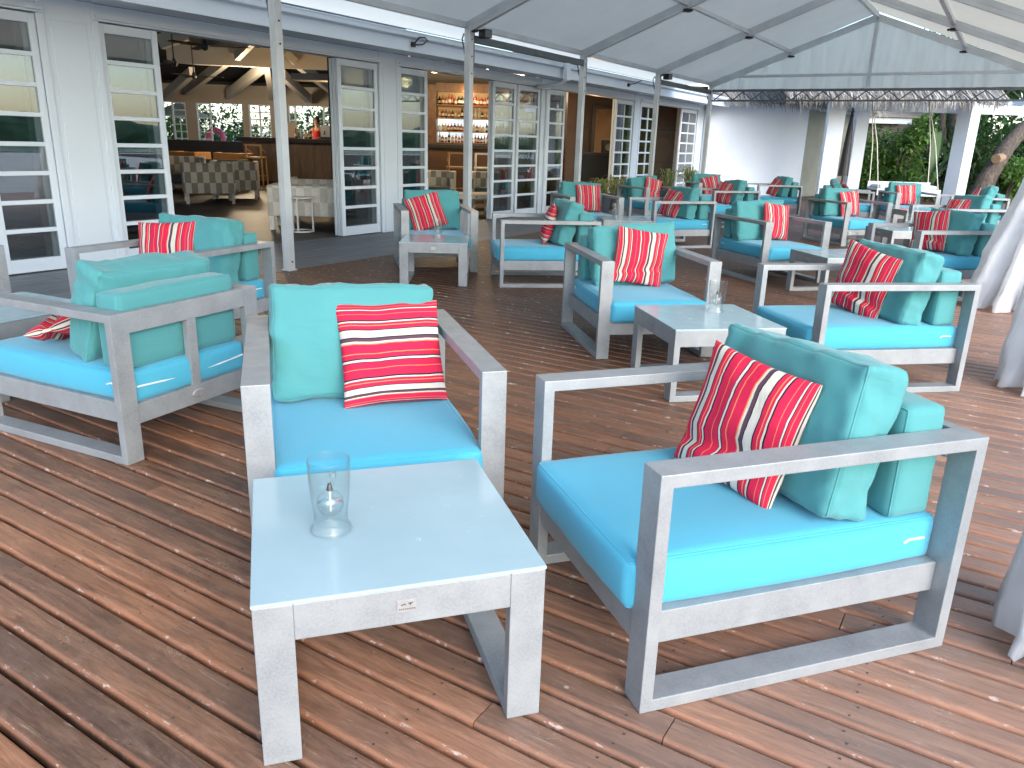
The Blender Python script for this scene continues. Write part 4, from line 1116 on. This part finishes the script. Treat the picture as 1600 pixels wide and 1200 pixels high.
# ceiling fans
def fan(u, v, d, lab, rz, top):
    r0 = empty('ceiling_fan', px(u, v, d), rz, lab, 'ceiling fan', 'ceiling fans in the lounge')
    MB().lathe([(.001, -.07), (.03, -.065), (.055, -.02), (.05, .03), (.03, .07), (.018, .10)], 20).obj('motor', M['darksteel'], r0, smooth=True)
    MB().tube([(0, 0, .10), (0, 0, top)], .015, 8).obj('down_rod', M['darksteel'], r0)
    for k in range(3):
        th = 2 * PI * k / 3; d_ = Vector((math.cos(th), math.sin(th), 0)); n_ = Vector((-d_.y, d_.x, .12))
        b_ = MB(); pts = [d_ * .08 - n_ * .03, d_ * .08 + n_ * .03, d_ * .25 + n_ * .07, d_ * .68 + n_ * .05, d_ * .70, d_ * .68 - n_ * .05, d_ * .25 - n_ * .06]
        vs = [q_ + Vector((0, 0, z_)) for z_ in (-.006, .006) for q_ in pts]; n7 = 7
        b_.add(vs, [tuple(range(7))[::-1], tuple(range(7, 14))] + [(k2, (k2 + 1) % 7, 7 + (k2 + 1) % 7, 7 + k2) for k2 in range(7)]); b_.obj('blade', M['blackwood'], r0)
fan(320, 72, 13.2, 'dark ceiling fan in the lounge, nearest and widest', R(5), 1.2)
fan(272, 99, 16.5, 'dark ceiling fan in the lounge, at the left door edge', R(40), 1.2)
fan(303, 119, 20, 'dark ceiling fan in the lounge, farthest and lowest in view', R(10), 1.5)
# bar woman
pp = px(494, 205, 23.2)
bm = bmesh.new(); sl = bm.verts.layers.skin.verify()
J = {'pel': (0, 0, .96, .13), 'waist': (0, 0, 1.10, .105), 'chest': (0, 0, 1.28, .125), 'neckb': (0, .01, 1.42, .055), 'neck': (0, .0, 1.50, .045), 'head': (0, -.015, 1.585, .078), 'top': (0, -.005, 1.665, .07),
     'shl': (-.165, 0, 1.385, .05), 'ell': (-.215, -.08, 1.14, .038), 'wrl': (-.15, -.30, 1.16, .028), 'hal': (-.13, -.36, 1.165, .024), 'shr': (.165, 0, 1.385, .05), 'elr': (.225, -.06, 1.14, .038), 'wrr': (.20, -.28, 1.15, .028), 'har': (.18, -.35, 1.16, .024),
     'hpl': (-.09, 0, .90, .10), 'knl': (-.095, -.01, .50, .06), 'anl': (-.095, .02, .09, .04), 'ftl': (-.10, -.12, .04, .035), 'hpr': (.09, 0, .90, .10), 'knr': (.095, -.01, .50, .06), 'anr': (.095, .02, .09, .04), 'ftr': (.10, -.12, .04, .035)}
VV = {}
for k, (x, y, z, r_) in J.items():
    v_ = bm.verts.new((x, y, z)); v_[sl].radius = (r_, r_ * (.75 if k in ('pel', 'waist', 'chest') else 1)); VV[k] = v_
VV['pel'][sl].use_root = True
for a_, b_ in (('pel', 'waist'), ('waist', 'chest'), ('chest', 'neckb'), ('neckb', 'neck'), ('neck', 'head'), ('head', 'top'), ('chest', 'shl'), ('shl', 'ell'), ('ell', 'wrl'), ('wrl', 'hal'), ('chest', 'shr'), ('shr', 'elr'), ('elr', 'wrr'), ('wrr', 'har'),
               ('pel', 'hpl'), ('hpl', 'knl'), ('knl', 'anl'), ('anl', 'ftl'), ('pel', 'hpr'), ('hpr', 'knr'), ('knr', 'anr'), ('anr', 'ftr')): bm.edges.new((VV[a_], VV[b_]))
# five separate fingers on each hand
for s_, hk in ((-1, 'hal'), (1, 'har')):
    h_ = J[hk]
    for k, (ox, ln) in enumerate(((-.022, .045), (-.008, .055), (.007, .052), (.021, .042), (-.036 * s_, .03))):
        q0 = bm.verts.new((h_[0] + ox * .8, h_[1] - .018, h_[2])); q1 = bm.verts.new((h_[0] + ox, h_[1] - .02 - ln * .6, h_[2] - .003)); q2 = bm.verts.new((h_[0] + ox, h_[1] - .02 - ln, h_[2] - .014))
        for q_, r_ in ((q0, .009), (q1, .008), (q2, .007)): q_[sl].radius = (r_, r_)
        bm.edges.new((VV[hk], q0)); bm.edges.new((q0, q1)); bm.edges.new((q1, q2))
me = bpy.data.meshes.new('person'); bm.to_mesh(me); bm.free(); me.materials.append(M['skin'])
per = link('person', me); per.location = (pp.x, 23.3, .14); per.rotation_euler = (0, 0, R(-8))
md = per.modifiers.new('skin', 'SKIN'); md.use_smooth_shade = True; md = per.modifiers.new('sub', 'SUBSURF'); md.levels = md.render_levels = 2
tag(per, 'woman in a red strap top with tied dark hair standing behind the lounge counter', 'person')
hs = MB()
for (cx, cy_, cz, rx, ry, rz_) in ((0, .022, 1.615, .098, .098, .115), (0, .085, 1.715, .045, .045, .045)):
    hs.add([(cx + rx * math.sin(PI * i / 10) * math.cos(2 * PI * j / 16), cy_ + ry * math.sin(PI * i / 10) * math.sin(2 * PI * j / 16), cz + rz_ * math.cos(PI * i / 10)) for i in range(11) for j in range(16)], [(i * 16 + j, i * 16 + (j + 1) % 16, (i + 1) * 16 + (j + 1) % 16, (i + 1) * 16 + j) for i in range(10) for j in range(16)])
hs.obj('hair', M['hair'], per, smooth=True)
fx = MB()
for s_ in (-1, 1): fx.box(s_ * .03 - .011, s_ * .03 + .011, -.100, -.088, 1.592, 1.602)
fx.obj('eyes', M['hair'], per)
fx = MB(); fx.box(-.022, .022, -.097, -.086, 1.528, 1.537); fx.obj('mouth', M['redcloth'], per)
fx = MB(); fx.add([(-.012, -.088, 1.555), (.012, -.088, 1.555), (0, -.113, 1.556), (0, -.09, 1.592)], [(0, 1, 2), (0, 2, 3), (1, 3, 2), (0, 3, 1)]); fx.obj('nose', M['skin'], per)
for s_ in (-1, 1):
    MB().lathe([(.001, -.03), (.012, -.02), (.014, .0), (.012, .02), (.001, .03)], 8, (s_ * .083, -.005, 1.575)).obj('ear', M['skin'], per, smooth=True)
tp = MB(); tp.lathe([(.15, .93), (.14, .99), (.125, 1.10), (.135, 1.22), (.142, 1.30), (.125, 1.345)], 24)
tp.v = [(x, y * .8, z) for x, y, z in tp.v]
for s_ in (-1, 1): tp.tube([(s_ * .085, -.095, 1.33), (s_ * .09, -.05, 1.43), (s_ * .09, .04, 1.43), (s_ * .085, .095, 1.33)], .010, 6)
tp.obj('strap_top', M['redcloth'], per, smooth=True)
sk = MB(); sk.lathe([(.155, .96), (.17, .85), (.18, .6), (.17, .45)], 24); sk.v = [(x, y * .85, z) for x, y, z in sk.v]; sk.obj('skirt', M['black'], per, smooth=True)
wobj('bar_duckboard', M['blackwood'], [(-7.4, -3.6, 23.05, 24.2, 0, .135)])
tag(bpy.data.objects['bar_duckboard'], 'dark raised boards the woman stands on behind the counter', 'platform')

# ------------------------------------------------------------------ leaves and plants
def leaf_cloud(mb, center, rad, n, size, rnd, elong=2.0, shell=0.55, droop=0.3):
    cx, cy_, cz = center
    lobes = [(Vector((rnd.gauss(0, .5), rnd.gauss(0, .5), rnd.gauss(0, .45))), rnd.uniform(.35, .6)) for _ in range(9)]
    for _ in range(n):
        lb, lr = rnd.choice(lobes)
        d_ = Vector((rnd.gauss(0, 1), rnd.gauss(0, 1), rnd.gauss(0, 1))).normalized()
        p = lb + d_ * lr * (shell + (1 - shell) * rnd.random()) * rnd.uniform(.8, 1.1)
        p = Vector((cx + p.x * rad[0], cy_ + p.y * rad[1], cz + p.z * rad[2]))
        if p.z < .02: p.z = .02 + rnd.random() * .2
        o_ = (d_ * .7 + Vector((rnd.gauss(0, .5), rnd.gauss(0, .5), rnd.gauss(0, .4) - droop))).normalized()
        s_ = o_.cross(Vector((rnd.gauss(0, .3), rnd.gauss(0, .3), 1))).normalized()
        u_ = s_.cross(o_); L_ = size * rnd.uniform(.6, 1.3); W_ = L_ / elong / 2
        mb.add([p, p + o_ * L_ * .45 + s_ * W_ + u_ * L_ * .05, p + o_ * L_ - u_ * L_ * .08, p + o_ * L_ * .45 - s_ * W_ + u_ * L_ * .05], [(0, 1, 2), (0, 2, 3)])
def shrub(name, loc, rad, n, size, mat, label, cat, group, seed, stems=5):
    rnd = random.Random(seed); r0 = empty(name, loc, 0, label, cat, group)
    mb = MB(); leaf_cloud(mb, (0, 0, rad[2] * .95), rad, n, size, rnd); mb.obj('foliage', mat, r0)
    mb = MB()
    for k in range(stems):
        th = rnd.uniform(0, 6.28); mb.tube([(.05 * math.cos(th), .05 * math.sin(th), -.1), (rad[0] * .25 * math.cos(th), rad[1] * .25 * math.sin(th), rad[2] * .7), (rad[0] * .5 * math.cos(th + .4), rad[1] * .5 * math.sin(th + .4), rad[2] * 1.4)], [.05, .035, .012], 6)
    mb.obj('stem', M['bark'], r0)
def strap(mb, base, th, ln, rise, wd_, segs=7, fold=.25):
    d_ = Vector((math.cos(th), math.sin(th), 0)); s_ = Vector((-d_.y, d_.x, 0)); vs = []
    for i in range(segs + 1):
        f = i / segs; p = Vector(base) + d_ * ln * f + Vector((0, 0, rise * (f * 1.9 - f * f * 1.55)))
        w_ = wd_ * (math.sin(PI * min(1, .12 + f * .88)) ** .6) * (1 if f < 1 else 0.05)
        vs += [p - s_ * w_ + Vector((0, 0, w_ * fold)), p, p + s_ * w_ + Vector((0, 0, w_ * fold))]
    mb.add(vs, [(i * 3 + k, i * 3 + k + 1, i * 3 + k + 4, i * 3 + k + 3) for i in range(segs) for k in (0, 1)])
def spider(loc, lab, seed, n=60, h_=.5):
    rnd = random.Random(seed); r0 = empty('potted_plant', loc, 0, lab, 'potted plant', 'spiky porch plants')
    MB().lathe([(.001, 0), (.16, 0), (.20, .30), (.205, .33), (.18, .33), (.175, .28), (.001, .28)], 20).obj('pot', M['darksteel'], r0)
    mb = MB()
    for k in range(n): strap(mb, (rnd.uniform(-.08, .08), rnd.uniform(-.08, .08), .28), rnd.uniform(0, 6.28), rnd.uniform(.15, .45), rnd.uniform(.5, 1.3) * h_, rnd.uniform(.010, .018), 6)
    mb.obj('leaves', M['spider'], r0)
def pw(u, d, z=0.0): p = px(u, 200, d); p.z = z; return p
spider(Wd(8.35, -1.05), 'spiky yellow green plant on the porch, left one by the third doorway', 1)
spider(Wd(9.35, -1.0), 'spiky yellow green plant in the middle of the third doorway', 2, 70, .55)
spider(Wd(10.2, -1.1), 'spiky yellow green plant at the right of the third doorway pole', 3, 40, .6)
spider(Wd(13.0, -1.0), 'spiky yellow green plant left of the fourth tent pole', 4, 45, .75)
spider(Wd(14.3, -.9), 'spiky yellow green plant right of the fourth tent pole', 5, 60, .8)

# ------------------------------------------------------------------ white-walled hut with thatched eaves
A0 = Vector((5.25, 23.05, 0)); A1 = Vector((8.58, 24.35, 0)); A2 = Vector((10.75, 26.4, 0))
hut = empty('thatched_hut', A0, 0, 'blank white walled hut with a weathered beige side and thatched eaves', 'building')
def hl(p): return Vector(p) - A0
def prism(mb, p, q, th_, z0, z1):
    d_ = (q - p).normalized(); n_ = Vector((-d_.y, d_.x, 0)) * th_
    pts = [p, q, q + n_, p + n_]
    mb.add([hl(v_) + Vector((0, 0, z)) for z in (z0, z1) for v_ in pts], [(3, 2, 1, 0), (4, 5, 6, 7), (0, 1, 5, 4), (1, 2, 6, 5), (2, 3, 7, 6), (3, 0, 4, 7)])
mb = MB(); prism(mb, A0, A1, .2, -.05, 2.52); mb.obj('white_wall', M['wallwhite'], hut)
mb = MB(); prism(mb, A1 + (A2 - A1).normalized() * .003, A2, .2, -.05, 2.52); mb.obj('side_wall', M['beige'], hut)
d1 = (A1 - A0).normalized(); n1 = Vector((d1.y, -d1.x, 0))
d2 = (A2 - A1).normalized(); n2 = Vector((d2.y, -d2.x, 0))
E0 = A0 + n1 * .30 - d1 * .1; E1 = A1 + n1 * .30 + d1 * .16; E2 = A2 + n2 * .42 + d2 * .6
mb = MB(); prism(mb, E0, E1, .03, 2.50, 2.66); prism(mb, E1, E2, .03, 2.46, 2.60); mb.obj('eave_board', M['white'], hut)
mb = MB(); prism(mb, E0 - n1 * .02, E1 - n1 * .02, .3, 2.525, 2.545); mb.obj('soffit', M['white'], hut)
def thatch(mb, p, q, up, n, ln, rnd, z0, slope=1.0, fringe=.35, wd_=.012):
    """straw strands laid over a slope from the eave p-q towards up"""
    for k in range(n):
        f = rnd.random(); g_ = rnd.random() ** 1.4
        b0 = p.lerp(q, f) + up * g_ * 2.6 + Vector((0, 0, z0 + g_ * 2.6 * slope))
        dn = (-up - Vector((0, 0, slope))).normalized()
        L_ = ln * rnd.uniform(.6, 1.4)
        side = Vector((-up.y, up.x, 0)); j = side * rnd.gauss(0, .16) + Vector((0, 0, rnd.gauss(0, .10)))
        e0 = b0 - dn * L_ * .5 + Vector((0, 0, rnd.random() * .10)); dd = (dn + j).normalized()
        e1 = b0 + dd * L_ * .5 + Vector((0, 0, rnd.random() * .05)); w2 = side * wd_ * rnd.uniform(.5, 1.5)
        e2 = e1 + (dd * .4 + Vector((0, 0, -1))).normalized() * (fringe * rnd.random() if g_ < .12 else .03)
        mb.add([e0 - w2, e0 + w2, e1 + w2 * .8, e1 - w2 * .8, e2], [(0, 1, 2, 3), (3, 2, 4)])
rnd = random.Random(21)
mb = MB()
def slab(mb, p, q, up, z0, slope, ln, L0=Vector((0, 0, 0))):
    a_, b_ = p + Vector((0, 0, z0)), q + Vector((0, 0, z0)); u_ = up * ln + Vector((0, 0, ln * slope)); dz = Vector((0, 0, -.09))
    mb.add([v_ - L0 for v_ in (a_, b_, b_ + u_, a_ + u_, a_ + dz, b_ + dz, b_ + u_ + dz, a_ + u_ + dz)], [(0, 1, 2, 3), (7, 6, 5, 4), (4, 5, 1, 0), (5, 6, 2, 1), (6, 7, 3, 2), (7, 4, 0, 3)])
T0 = A0 + n1 * .42; T1_ = A1 + n1 * .42 + d1 * .2; T2_ = A2 + n2 * .5 + d2 * .8
slab(mb, T0, T1_, -n1, 2.68, .85, 3, A0); slab(mb, T1_, T2_, -n2, 2.62, .85, 3, A0)
th_o = mb.obj('thatch_base', M['thatch'], hut)
mb = MB(); thatch(mb, T0, T1_, -n1, 2600, .5, rnd, 2.70, .85, .22); thatch(mb, T1_, T2_, -n2, 2200, .55, rnd, 2.66, .85, .3)
mb.v = [Vector(v_) - A0 for v_ in mb.v]
mb.obj('thatch_straw', M['thatch'], hut)

# ------------------------------------------------------------------ pergola with thatch fringe and swing
pc = [pw(1303, 22.0), pw(1344, 23.2), pw(1510, 22.0)]
pg = empty('pergola', pc[0], 0, 'white timber pergola with broad posts and a ragged thatch fringe', 'pergola')
def pl_(p): return Vector(p) - pc[0]
for i, p in enumerate(pc):
    mb = MB(); q_ = pl_(p); h_ = (.21, .17, .20)[i]; ang = R((-12, -8, 28)[i])
    ca, sa = math.cos(ang), math.sin(ang)
    pts = [(q_.x + x * ca - y * sa, q_.y + x * sa + y * ca) for x, y in ((-h_, -h_), (h_, -h_), (h_, h_), (-h_, h_))]
    mb.add([(x, y, z) for z in (-.1, 2.95) for x, y in pts], [(3, 2, 1, 0), (4, 5, 6, 7), (0, 1, 5, 4), (1, 2, 6, 5), (2, 3, 7, 6), (3, 0, 4, 7)])
    mb.obj('post', M['white'], pg, bevel=.012)
bz = px(1400, 165, 22).z
mb = MB(); pa = pl_(pw(1330, 22.6, bz)); pb = pl_(pw(1640, 22.3, bz - .02)); mb.beam(pa, pb, .12, .24)
pbm = mb.obj('beam', M['white'], pg, bevel=.006)
mb = MB()
for k in range(7):
    p0 = pa.lerp(pb, .04 + k * .14) + Vector((0, -.35, .17)); mb.beam(p0, p0 + Vector((0, 1.9, .12)), .08, .10)
mb.obj('cross_rafter', M['white'], pg)
F0 = pw(1225, 20.6, 0); F1 = pw(1565, 20.6, 0)
ez = px(1400, 160, 20.6).z + .02
mb = MB(); slab(mb, F0 + Vector((0, .1, 0)), F1 + Vector((0, .1, 0)), Vector((0, 1, 0)), ez + .12, .55, 3.2, pc[0]); mb.obj('thatch_base', M['thatch'], pg)
mb = MB(); thatch(mb, F0, F1, Vector((0, 1, 0)), 3600, .5, rnd, ez + .12, .55, .30, .011)
for k in range(260):
    f = rnd.random(); p = F0.lerp(F1, f) + Vector((0, rnd.uniform(-.05, .3), ez + .08)); L_ = rnd.uniform(.08, .42) * (1.3 if rnd.random() < .15 else .8)
    x_ = Vector((.008 * rnd.uniform(.6, 1.4), 0, 0)); sw_ = Vector((rnd.gauss(0, .06), rnd.gauss(0, .05), 0))
    mb.add([p - x_, p + x_, p + x_ * .7 + sw_ * .5 - Vector((0, 0, L_ * .6)), p - x_ * .7 + sw_ * .5 - Vector((0, 0, L_ * .6)), p + sw_ - Vector((0, 0, L_))], [(0, 1, 2, 3), (3, 2, 4)])
mb.v = [Vector(v_) - pc[0] for v_ in mb.v]
mb.obj('thatch_straw', M['thatch'], pg)
s0 = px(1368, 294, 20.6); s1 = px(1470, 294, 20.6); sm = (s0 + s1) / 2
sw_o = empty('hanging_swing', (sm.x, 20.85, s0.z), R(2), 'white bench swing hung on four ropes under the pergola', 'swing')
hw = (s1.x - s0.x) / 2
M['greypaint'] = paint('grey_white_paint', (.5, .54, .57))
wobj('seat', M['greypaint'], [(-hw, hw, -.28, .28, -.05, .0)], sw_o, .008)
wobj('front_rail', M['greypaint'], [(-hw, hw, -.302, -.282, -.17, -.005)], sw_o, .004)
wobj('back_rail', M['greypaint'], [(-hw, hw, .26, .285, .01, .16)], sw_o, .004)
ro = link('cushion', puffbox('cushion', mottled('pale_blue_cloth', (.5, .56, .64), .1, 5, .9), hw * 1.8, .5, .09, .03, 6, (0, 0, .02)), sw_o); ro.location = (0, 0, .047)
rope = nmat('pale_rope', (.62, .58, .48), .9)[0]
tz = bz + .10 - s0.z
for sx_ in (-1, 1):
    for sy in (-.24, .26):
        MB().tube([(sx_ * (hw - .05), sy, -.01), (sx_ * (hw - .05) * .98, sy * .5 + (.8 if False else 0.35), tz * .5), (sx_ * (hw - .05) * .97, .9, tz)], .013, 6).obj('rope', rope, sw_o)
# dark store building deep behind the pergola
ds = empty('dark_store', pw(1345, 28.5), 0, 'dark open store with a white eave board behind the pergola posts', 'building')
wobj('wall', M['blackwood'], [(-1.2, 1.9, 0, .2, -.1, 2.6)], ds)
wobj('eave_board', M['white'], [(-1.3, 1.5, -.5, -.46, 2.32, 2.5)], ds)
mb = MB(); mb.add([(-1.4, -.6, 2.52), (2.1, -.6, 2.52), (2.1, 2, 3.8), (-1.4, 2, 3.8), (-1.4, -.6, 2.6), (2.1, -.6, 2.6), (2.1, 2, 3.9), (-1.4, 2, 3.9)], [(3, 2, 1, 0), (4, 5, 6, 7), (0, 1, 5, 4), (1, 2, 6, 5), (2, 3, 7, 6), (3, 0, 4, 7)])
mb.obj('thatch_roof', M['thatch'], ds)
# folded parasol leaning between the posts
fp = empty('folded_parasol', pw(1328, 22.5), R(10), 'dark folded parasol standing between the two left pergola posts', 'parasol')
MB().tube([(0, 0, 0), (.02, .02, 2.5)], .028, 10).obj('pole', M['blackwood'], fp)
MB().tube([(.0, .0, .7), (0, 0, .9), (.015, .01, 1.9), (.02, .02, 2.42)], [.14, .13, .08, .03], 14).obj('folded_canopy', M['black'], fp)
MB().lathe([(.001, 0), (.26, 0), (.26, .05), (.05, .08)], 20).obj('base', M['darksteel'], fp)

# ------------------------------------------------------------------ garden behind
SH = 'shrubs behind the pergola'
for i, (u, d, rx, rz_, n, sz, mt, lab) in enumerate((
    (1412, 26.0, 1.15, 1.15, 3400, .17, 'leafbright', 'bright leafed shrub behind the swing, centre of the garden gap'),
    (1378, 28.0, 1.1, 1.3, 2000, .16, 'leafdark', 'dark shrub behind the left swing ropes'),
    (1450, 28.0, 1.3, 1.55, 2600, .16, 'leafdark', 'tall dark shrub behind the right swing ropes'),
    (1478, 27.0, 1.0, 1.25, 2200, .14, 'leafdark', 'dark shrub just left of the broad right post'),
    (1535, 26.6, 1.1, 1.25, 3000, .17, 'leafdark', 'glossy shrub between the broad right post and the leaning trunk'),
    (1590, 24.6, .75, .75, 2200, .15, 'leafbright', 'bright shrub at the right edge below the leaning trunk'),
    (1556, 25.6, .6, .5, 1300, .13, 'leafbright', 'low bright shrub at the foot of the leaning trunk'),
    (1640, 26.5, 1.5, 1.6, 2600, .17, 'leafdark', 'dark shrub at the far right picture edge'),
    (1440, 24.4, .9, .35, 1500, .12, 'leafdark', 'low dark shrub under the swing seat'))):
    shrub('shrub', pw(u, d, -.1), (rx, rx * .8, rz_), n, sz, M[mt], lab, 'shrub', SH, 40 + i)
def tree(loc, pts, rads, crown, lab, seed, limbs=(), cut=None):
    r0 = empty('tree', loc, 0, lab, 'tree', 'trees behind the pergola')
    rnd = random.Random(seed)
    def rough(ps, rs, n=14):
        ps = [Vector(p) for p in ps]; P = []; Rr = []
        seg = len(ps) - 1
        for i in range(seg):
            for k in range(6):
                f = k / 6; P.append(ps[i].lerp(ps[i + 1], f) + Vector((rnd.gauss(0, .012), rnd.gauss(0, .012), 0))); Rr.append((rs[i] * (1 - f) + rs[i + 1] * f) * rnd.uniform(.93, 1.08))
        P.append(ps[-1]); Rr.append(rs[-1]); return P, Rr
    mb = MB(); P, Rr = rough(pts, rads); mb.tube(P, Rr, 14)
    for lp, lr in limbs: P, Rr = rough(lp, lr); mb.tube(P, Rr, 9)
    tk = mb.obj('trunk', M['bark'], r0, smooth=True)
    if cut: MB().tube([cut[0], cut[1]], cut[2], 14).obj('cut_limb', M['cutwood'], tk)
    mb = MB()
    for c_, rd, n in crown: leaf_cloud(mb, c_, rd, n, .18, rnd)
    mb.obj('crown', M['leafdark'], r0)
b0 = pw(1545, 24.4, -.1)
def rel(u, v, d): return px(u, v, d) - b0
tree(b0, [(0, 0, 0), rel(1553, 262, 24.4), rel(1572, 232, 24.5), rel(1592, 208, 24.6), rel(1640, 170, 24.9), rel(1690, 110, 25.4)], [.30, .26, .23, .22, .19, .14],
     [((2.6, 1.0, 4.6), (2.2, 2.0, 1.2), 2600), ((.2, 1.6, 4.4), (1.6, 1.4, 1.0), 1600)], 'leaning tree with rough grey bark and a sawn limb stump at the right edge', 71,
     cut=(rel(1568, 246, 24.4), rel(1556, 248, 24.1), [.13, .135]))
b1 = pw(1497, 27.4, -.1)
tree(b1, [(0, 0, 0), (.05, 0, 1.2), (-.1, .1, 2.4), (-.1, .1, 4)], [.22, .19, .17, .12], [((0, .4, 4.2), (2.2, 1.5, 1.1), 2600)], 'dark forked tree trunk left of the broad right post', 72,
     limbs=((((.05, 0, 1.0), (-.45, 0, 2.0), (-.7, .1, 3.4)), (.14, .11, .08)), (((.0, 0, 1.4), (.4, .1, 2.4), (.6, .1, 3.6)), (.10, .08, .05))))
# young coconut palm
rnd = random.Random(5)
pm = empty('young_palm', pw(1468, 24.0, -.1), 0, 'young coconut palm with broad arching fronds behind the far armchairs', 'palm', None)
mb = MB()
for th, ln, ri, wd_ in ((2.9, 1.45, 1.55, .085), (2.5, .9, .7, .06), (1.4, .35, 1.6, .13), (1.0, .5, 1.5, .10), (.15, 1.25, 1.35, .085), (-.2, .9, .9, .09), (-.5, .6, .9, .10), (3.5, .9, .55, .05), (3.9, .8, .4, .05), (4.4, .6, .5, .06), (5.2, .6, .6, .07), (.6, .6, 1.2, .08)):
    strap(mb, (rnd.uniform(-.05, .05), 0, .45), th, ln * 1.25, ri * 1.75, wd_ * 1.05, 10, .35)
mb.obj('fronds', M['palmleaf'], pm)
mb = MB()
for k in range(5):
    th = rnd.uniform(0, 6.28); mb.tube([(0, 0, 0), (.05 * math.cos(th), .05 * math.sin(th), .5), (.14 * math.cos(th), .14 * math.sin(th), .85)], [.05, .035, .015], 8)
mb.obj('stem', M['spider'], pm)
# thicket that closes the view, and the planting seen through the lounge windows and in the door glass
mb = MB(); rnd = random.Random(31)
for k in range(16): leaf_cloud(mb, (px(1290 + k * 32, 200, 31.5).x, 31.5 + rnd.uniform(-.6, .8), rnd.uniform(1.2, 1.9)), (1.3, 1.0, 1.5), 750, .30, rnd)
for k in range(16): leaf_cloud(mb, (px(1290 + k * 32, 200, 33.0).x, 33.2, 3.9), (1.5, 1.0, 1.5), 420, .36, rnd)
o = mb.obj('far_thicket', M['leafdark']); tag(o, kind='stuff')
for i, u in enumerate((262, 288, 345, 368, 470, 508)):
    shrub('garden_shrub', (px(u, 200, 34).x, 34 + (i % 2), 0), (1.0, .8, .85 + .15 * (i % 3)), 900, .2, M['leafbright'], 'green garden shrub seen through the lounge windows, ' + ('leftmost', 'second from left', 'left of the pink float', 'right of the pink float', 'above the counter, left', 'above the counter, right')[i], 'shrub', 'garden shrubs beyond the lounge', 80 + i, 3)
um = empty('garden_parasol', (px(283, 200, 31.5).x, 31.5, 0), 0, 'white garden parasol seen through the lounge windows', 'parasol')
MB().tube([(0, 0, 0), (0, 0, 2.45)], .025, 8).obj('pole', M['whitemetal'], um)
MB().lathe([(.001, 2.45), (.5, 2.25), (1.15, 1.95), (1.13, 1.93), (.5, 2.22), (.001, 2.42)], 8).obj('canopy', M['thincanvas'], um)
fl2 = empty('pool_float', (px(337, 215, 30.5).x, 30.5, 1.05), 0, 'pink ring pool float hanging beyond the lounge windows', 'pool float')
vs = []; n1_, n2_ = 24, 10
for i in range(n1_):
    for j in range(n2_):
        A_ = 2 * PI * i / n1_; B_ = 2 * PI * j / n2_; r_ = .30 + .10 * math.cos(B_); vs.append((r_ * math.cos(A_), .1 * math.sin(B_), r_ * math.sin(A_) + .1))
MB().add(vs, [(i * n2_ + j, ((i + 1) % n1_) * n2_ + j, ((i + 1) % n1_) * n2_ + (j + 1) % n2_, i * n2_ + (j + 1) % n2_) for i in range(n1_) for j in range(n2_)]).obj('ring', nmat('pink_vinyl', (.8, .16, .28), .35)[0], fl2, smooth=True)
MB().tube([(0, 0, .5), (0, .0, 1.4)], .008, 6).obj('cord', rope, fl2)
mb = MB(); vs = []; n1_, n2_ = 220, 9
for i in range(n1_):
    a = -260 + i * 2.9; hgt = 3.0 + 1.2 * fbm(a * .05, 1, 2) + 1.1 * noise.noise(Vector((a * .31, 4, 0)))
    for j in range(n2_):
        f = j / (n2_ - 1); ang_ = PI * f
        p = Wd(a, 96 - 5 * math.cos(ang_) + 1.2 * noise.noise(Vector((a * .5, f * 6, 3))), max(-.3, hgt * math.sin(ang_) * (1 + .22 * noise.noise(Vector((a * .7, f * 5, 8))))) - .2)
        vs.append(p)
mb.add(vs, [(i * n2_ + j, (i + 1) * n2_ + j, (i + 1) * n2_ + j + 1, i * n2_ + j + 1) for i in range(n1_ - 1) for j in range(n2_ - 1)])
M['treeline'] = mottled('treeline_green', (.075, .13, .06), .5, .6, .95, 0, .8, 1.5)
o = mb.obj('far_shore_trees', M['treeline']); tag(o, kind='stuff')
mb = MB(); rnd = random.Random(78)
for k in range(13): leaf_cloud(mb, (-18 + k * 1.25, 37 + .5 * math.sin(k * 2.1), 1.5), (1.2, .9, 1.5), 520, .26, rnd)
o = mb.obj('garden_hedge', M['leafdark']); tag(o, kind='stuff')
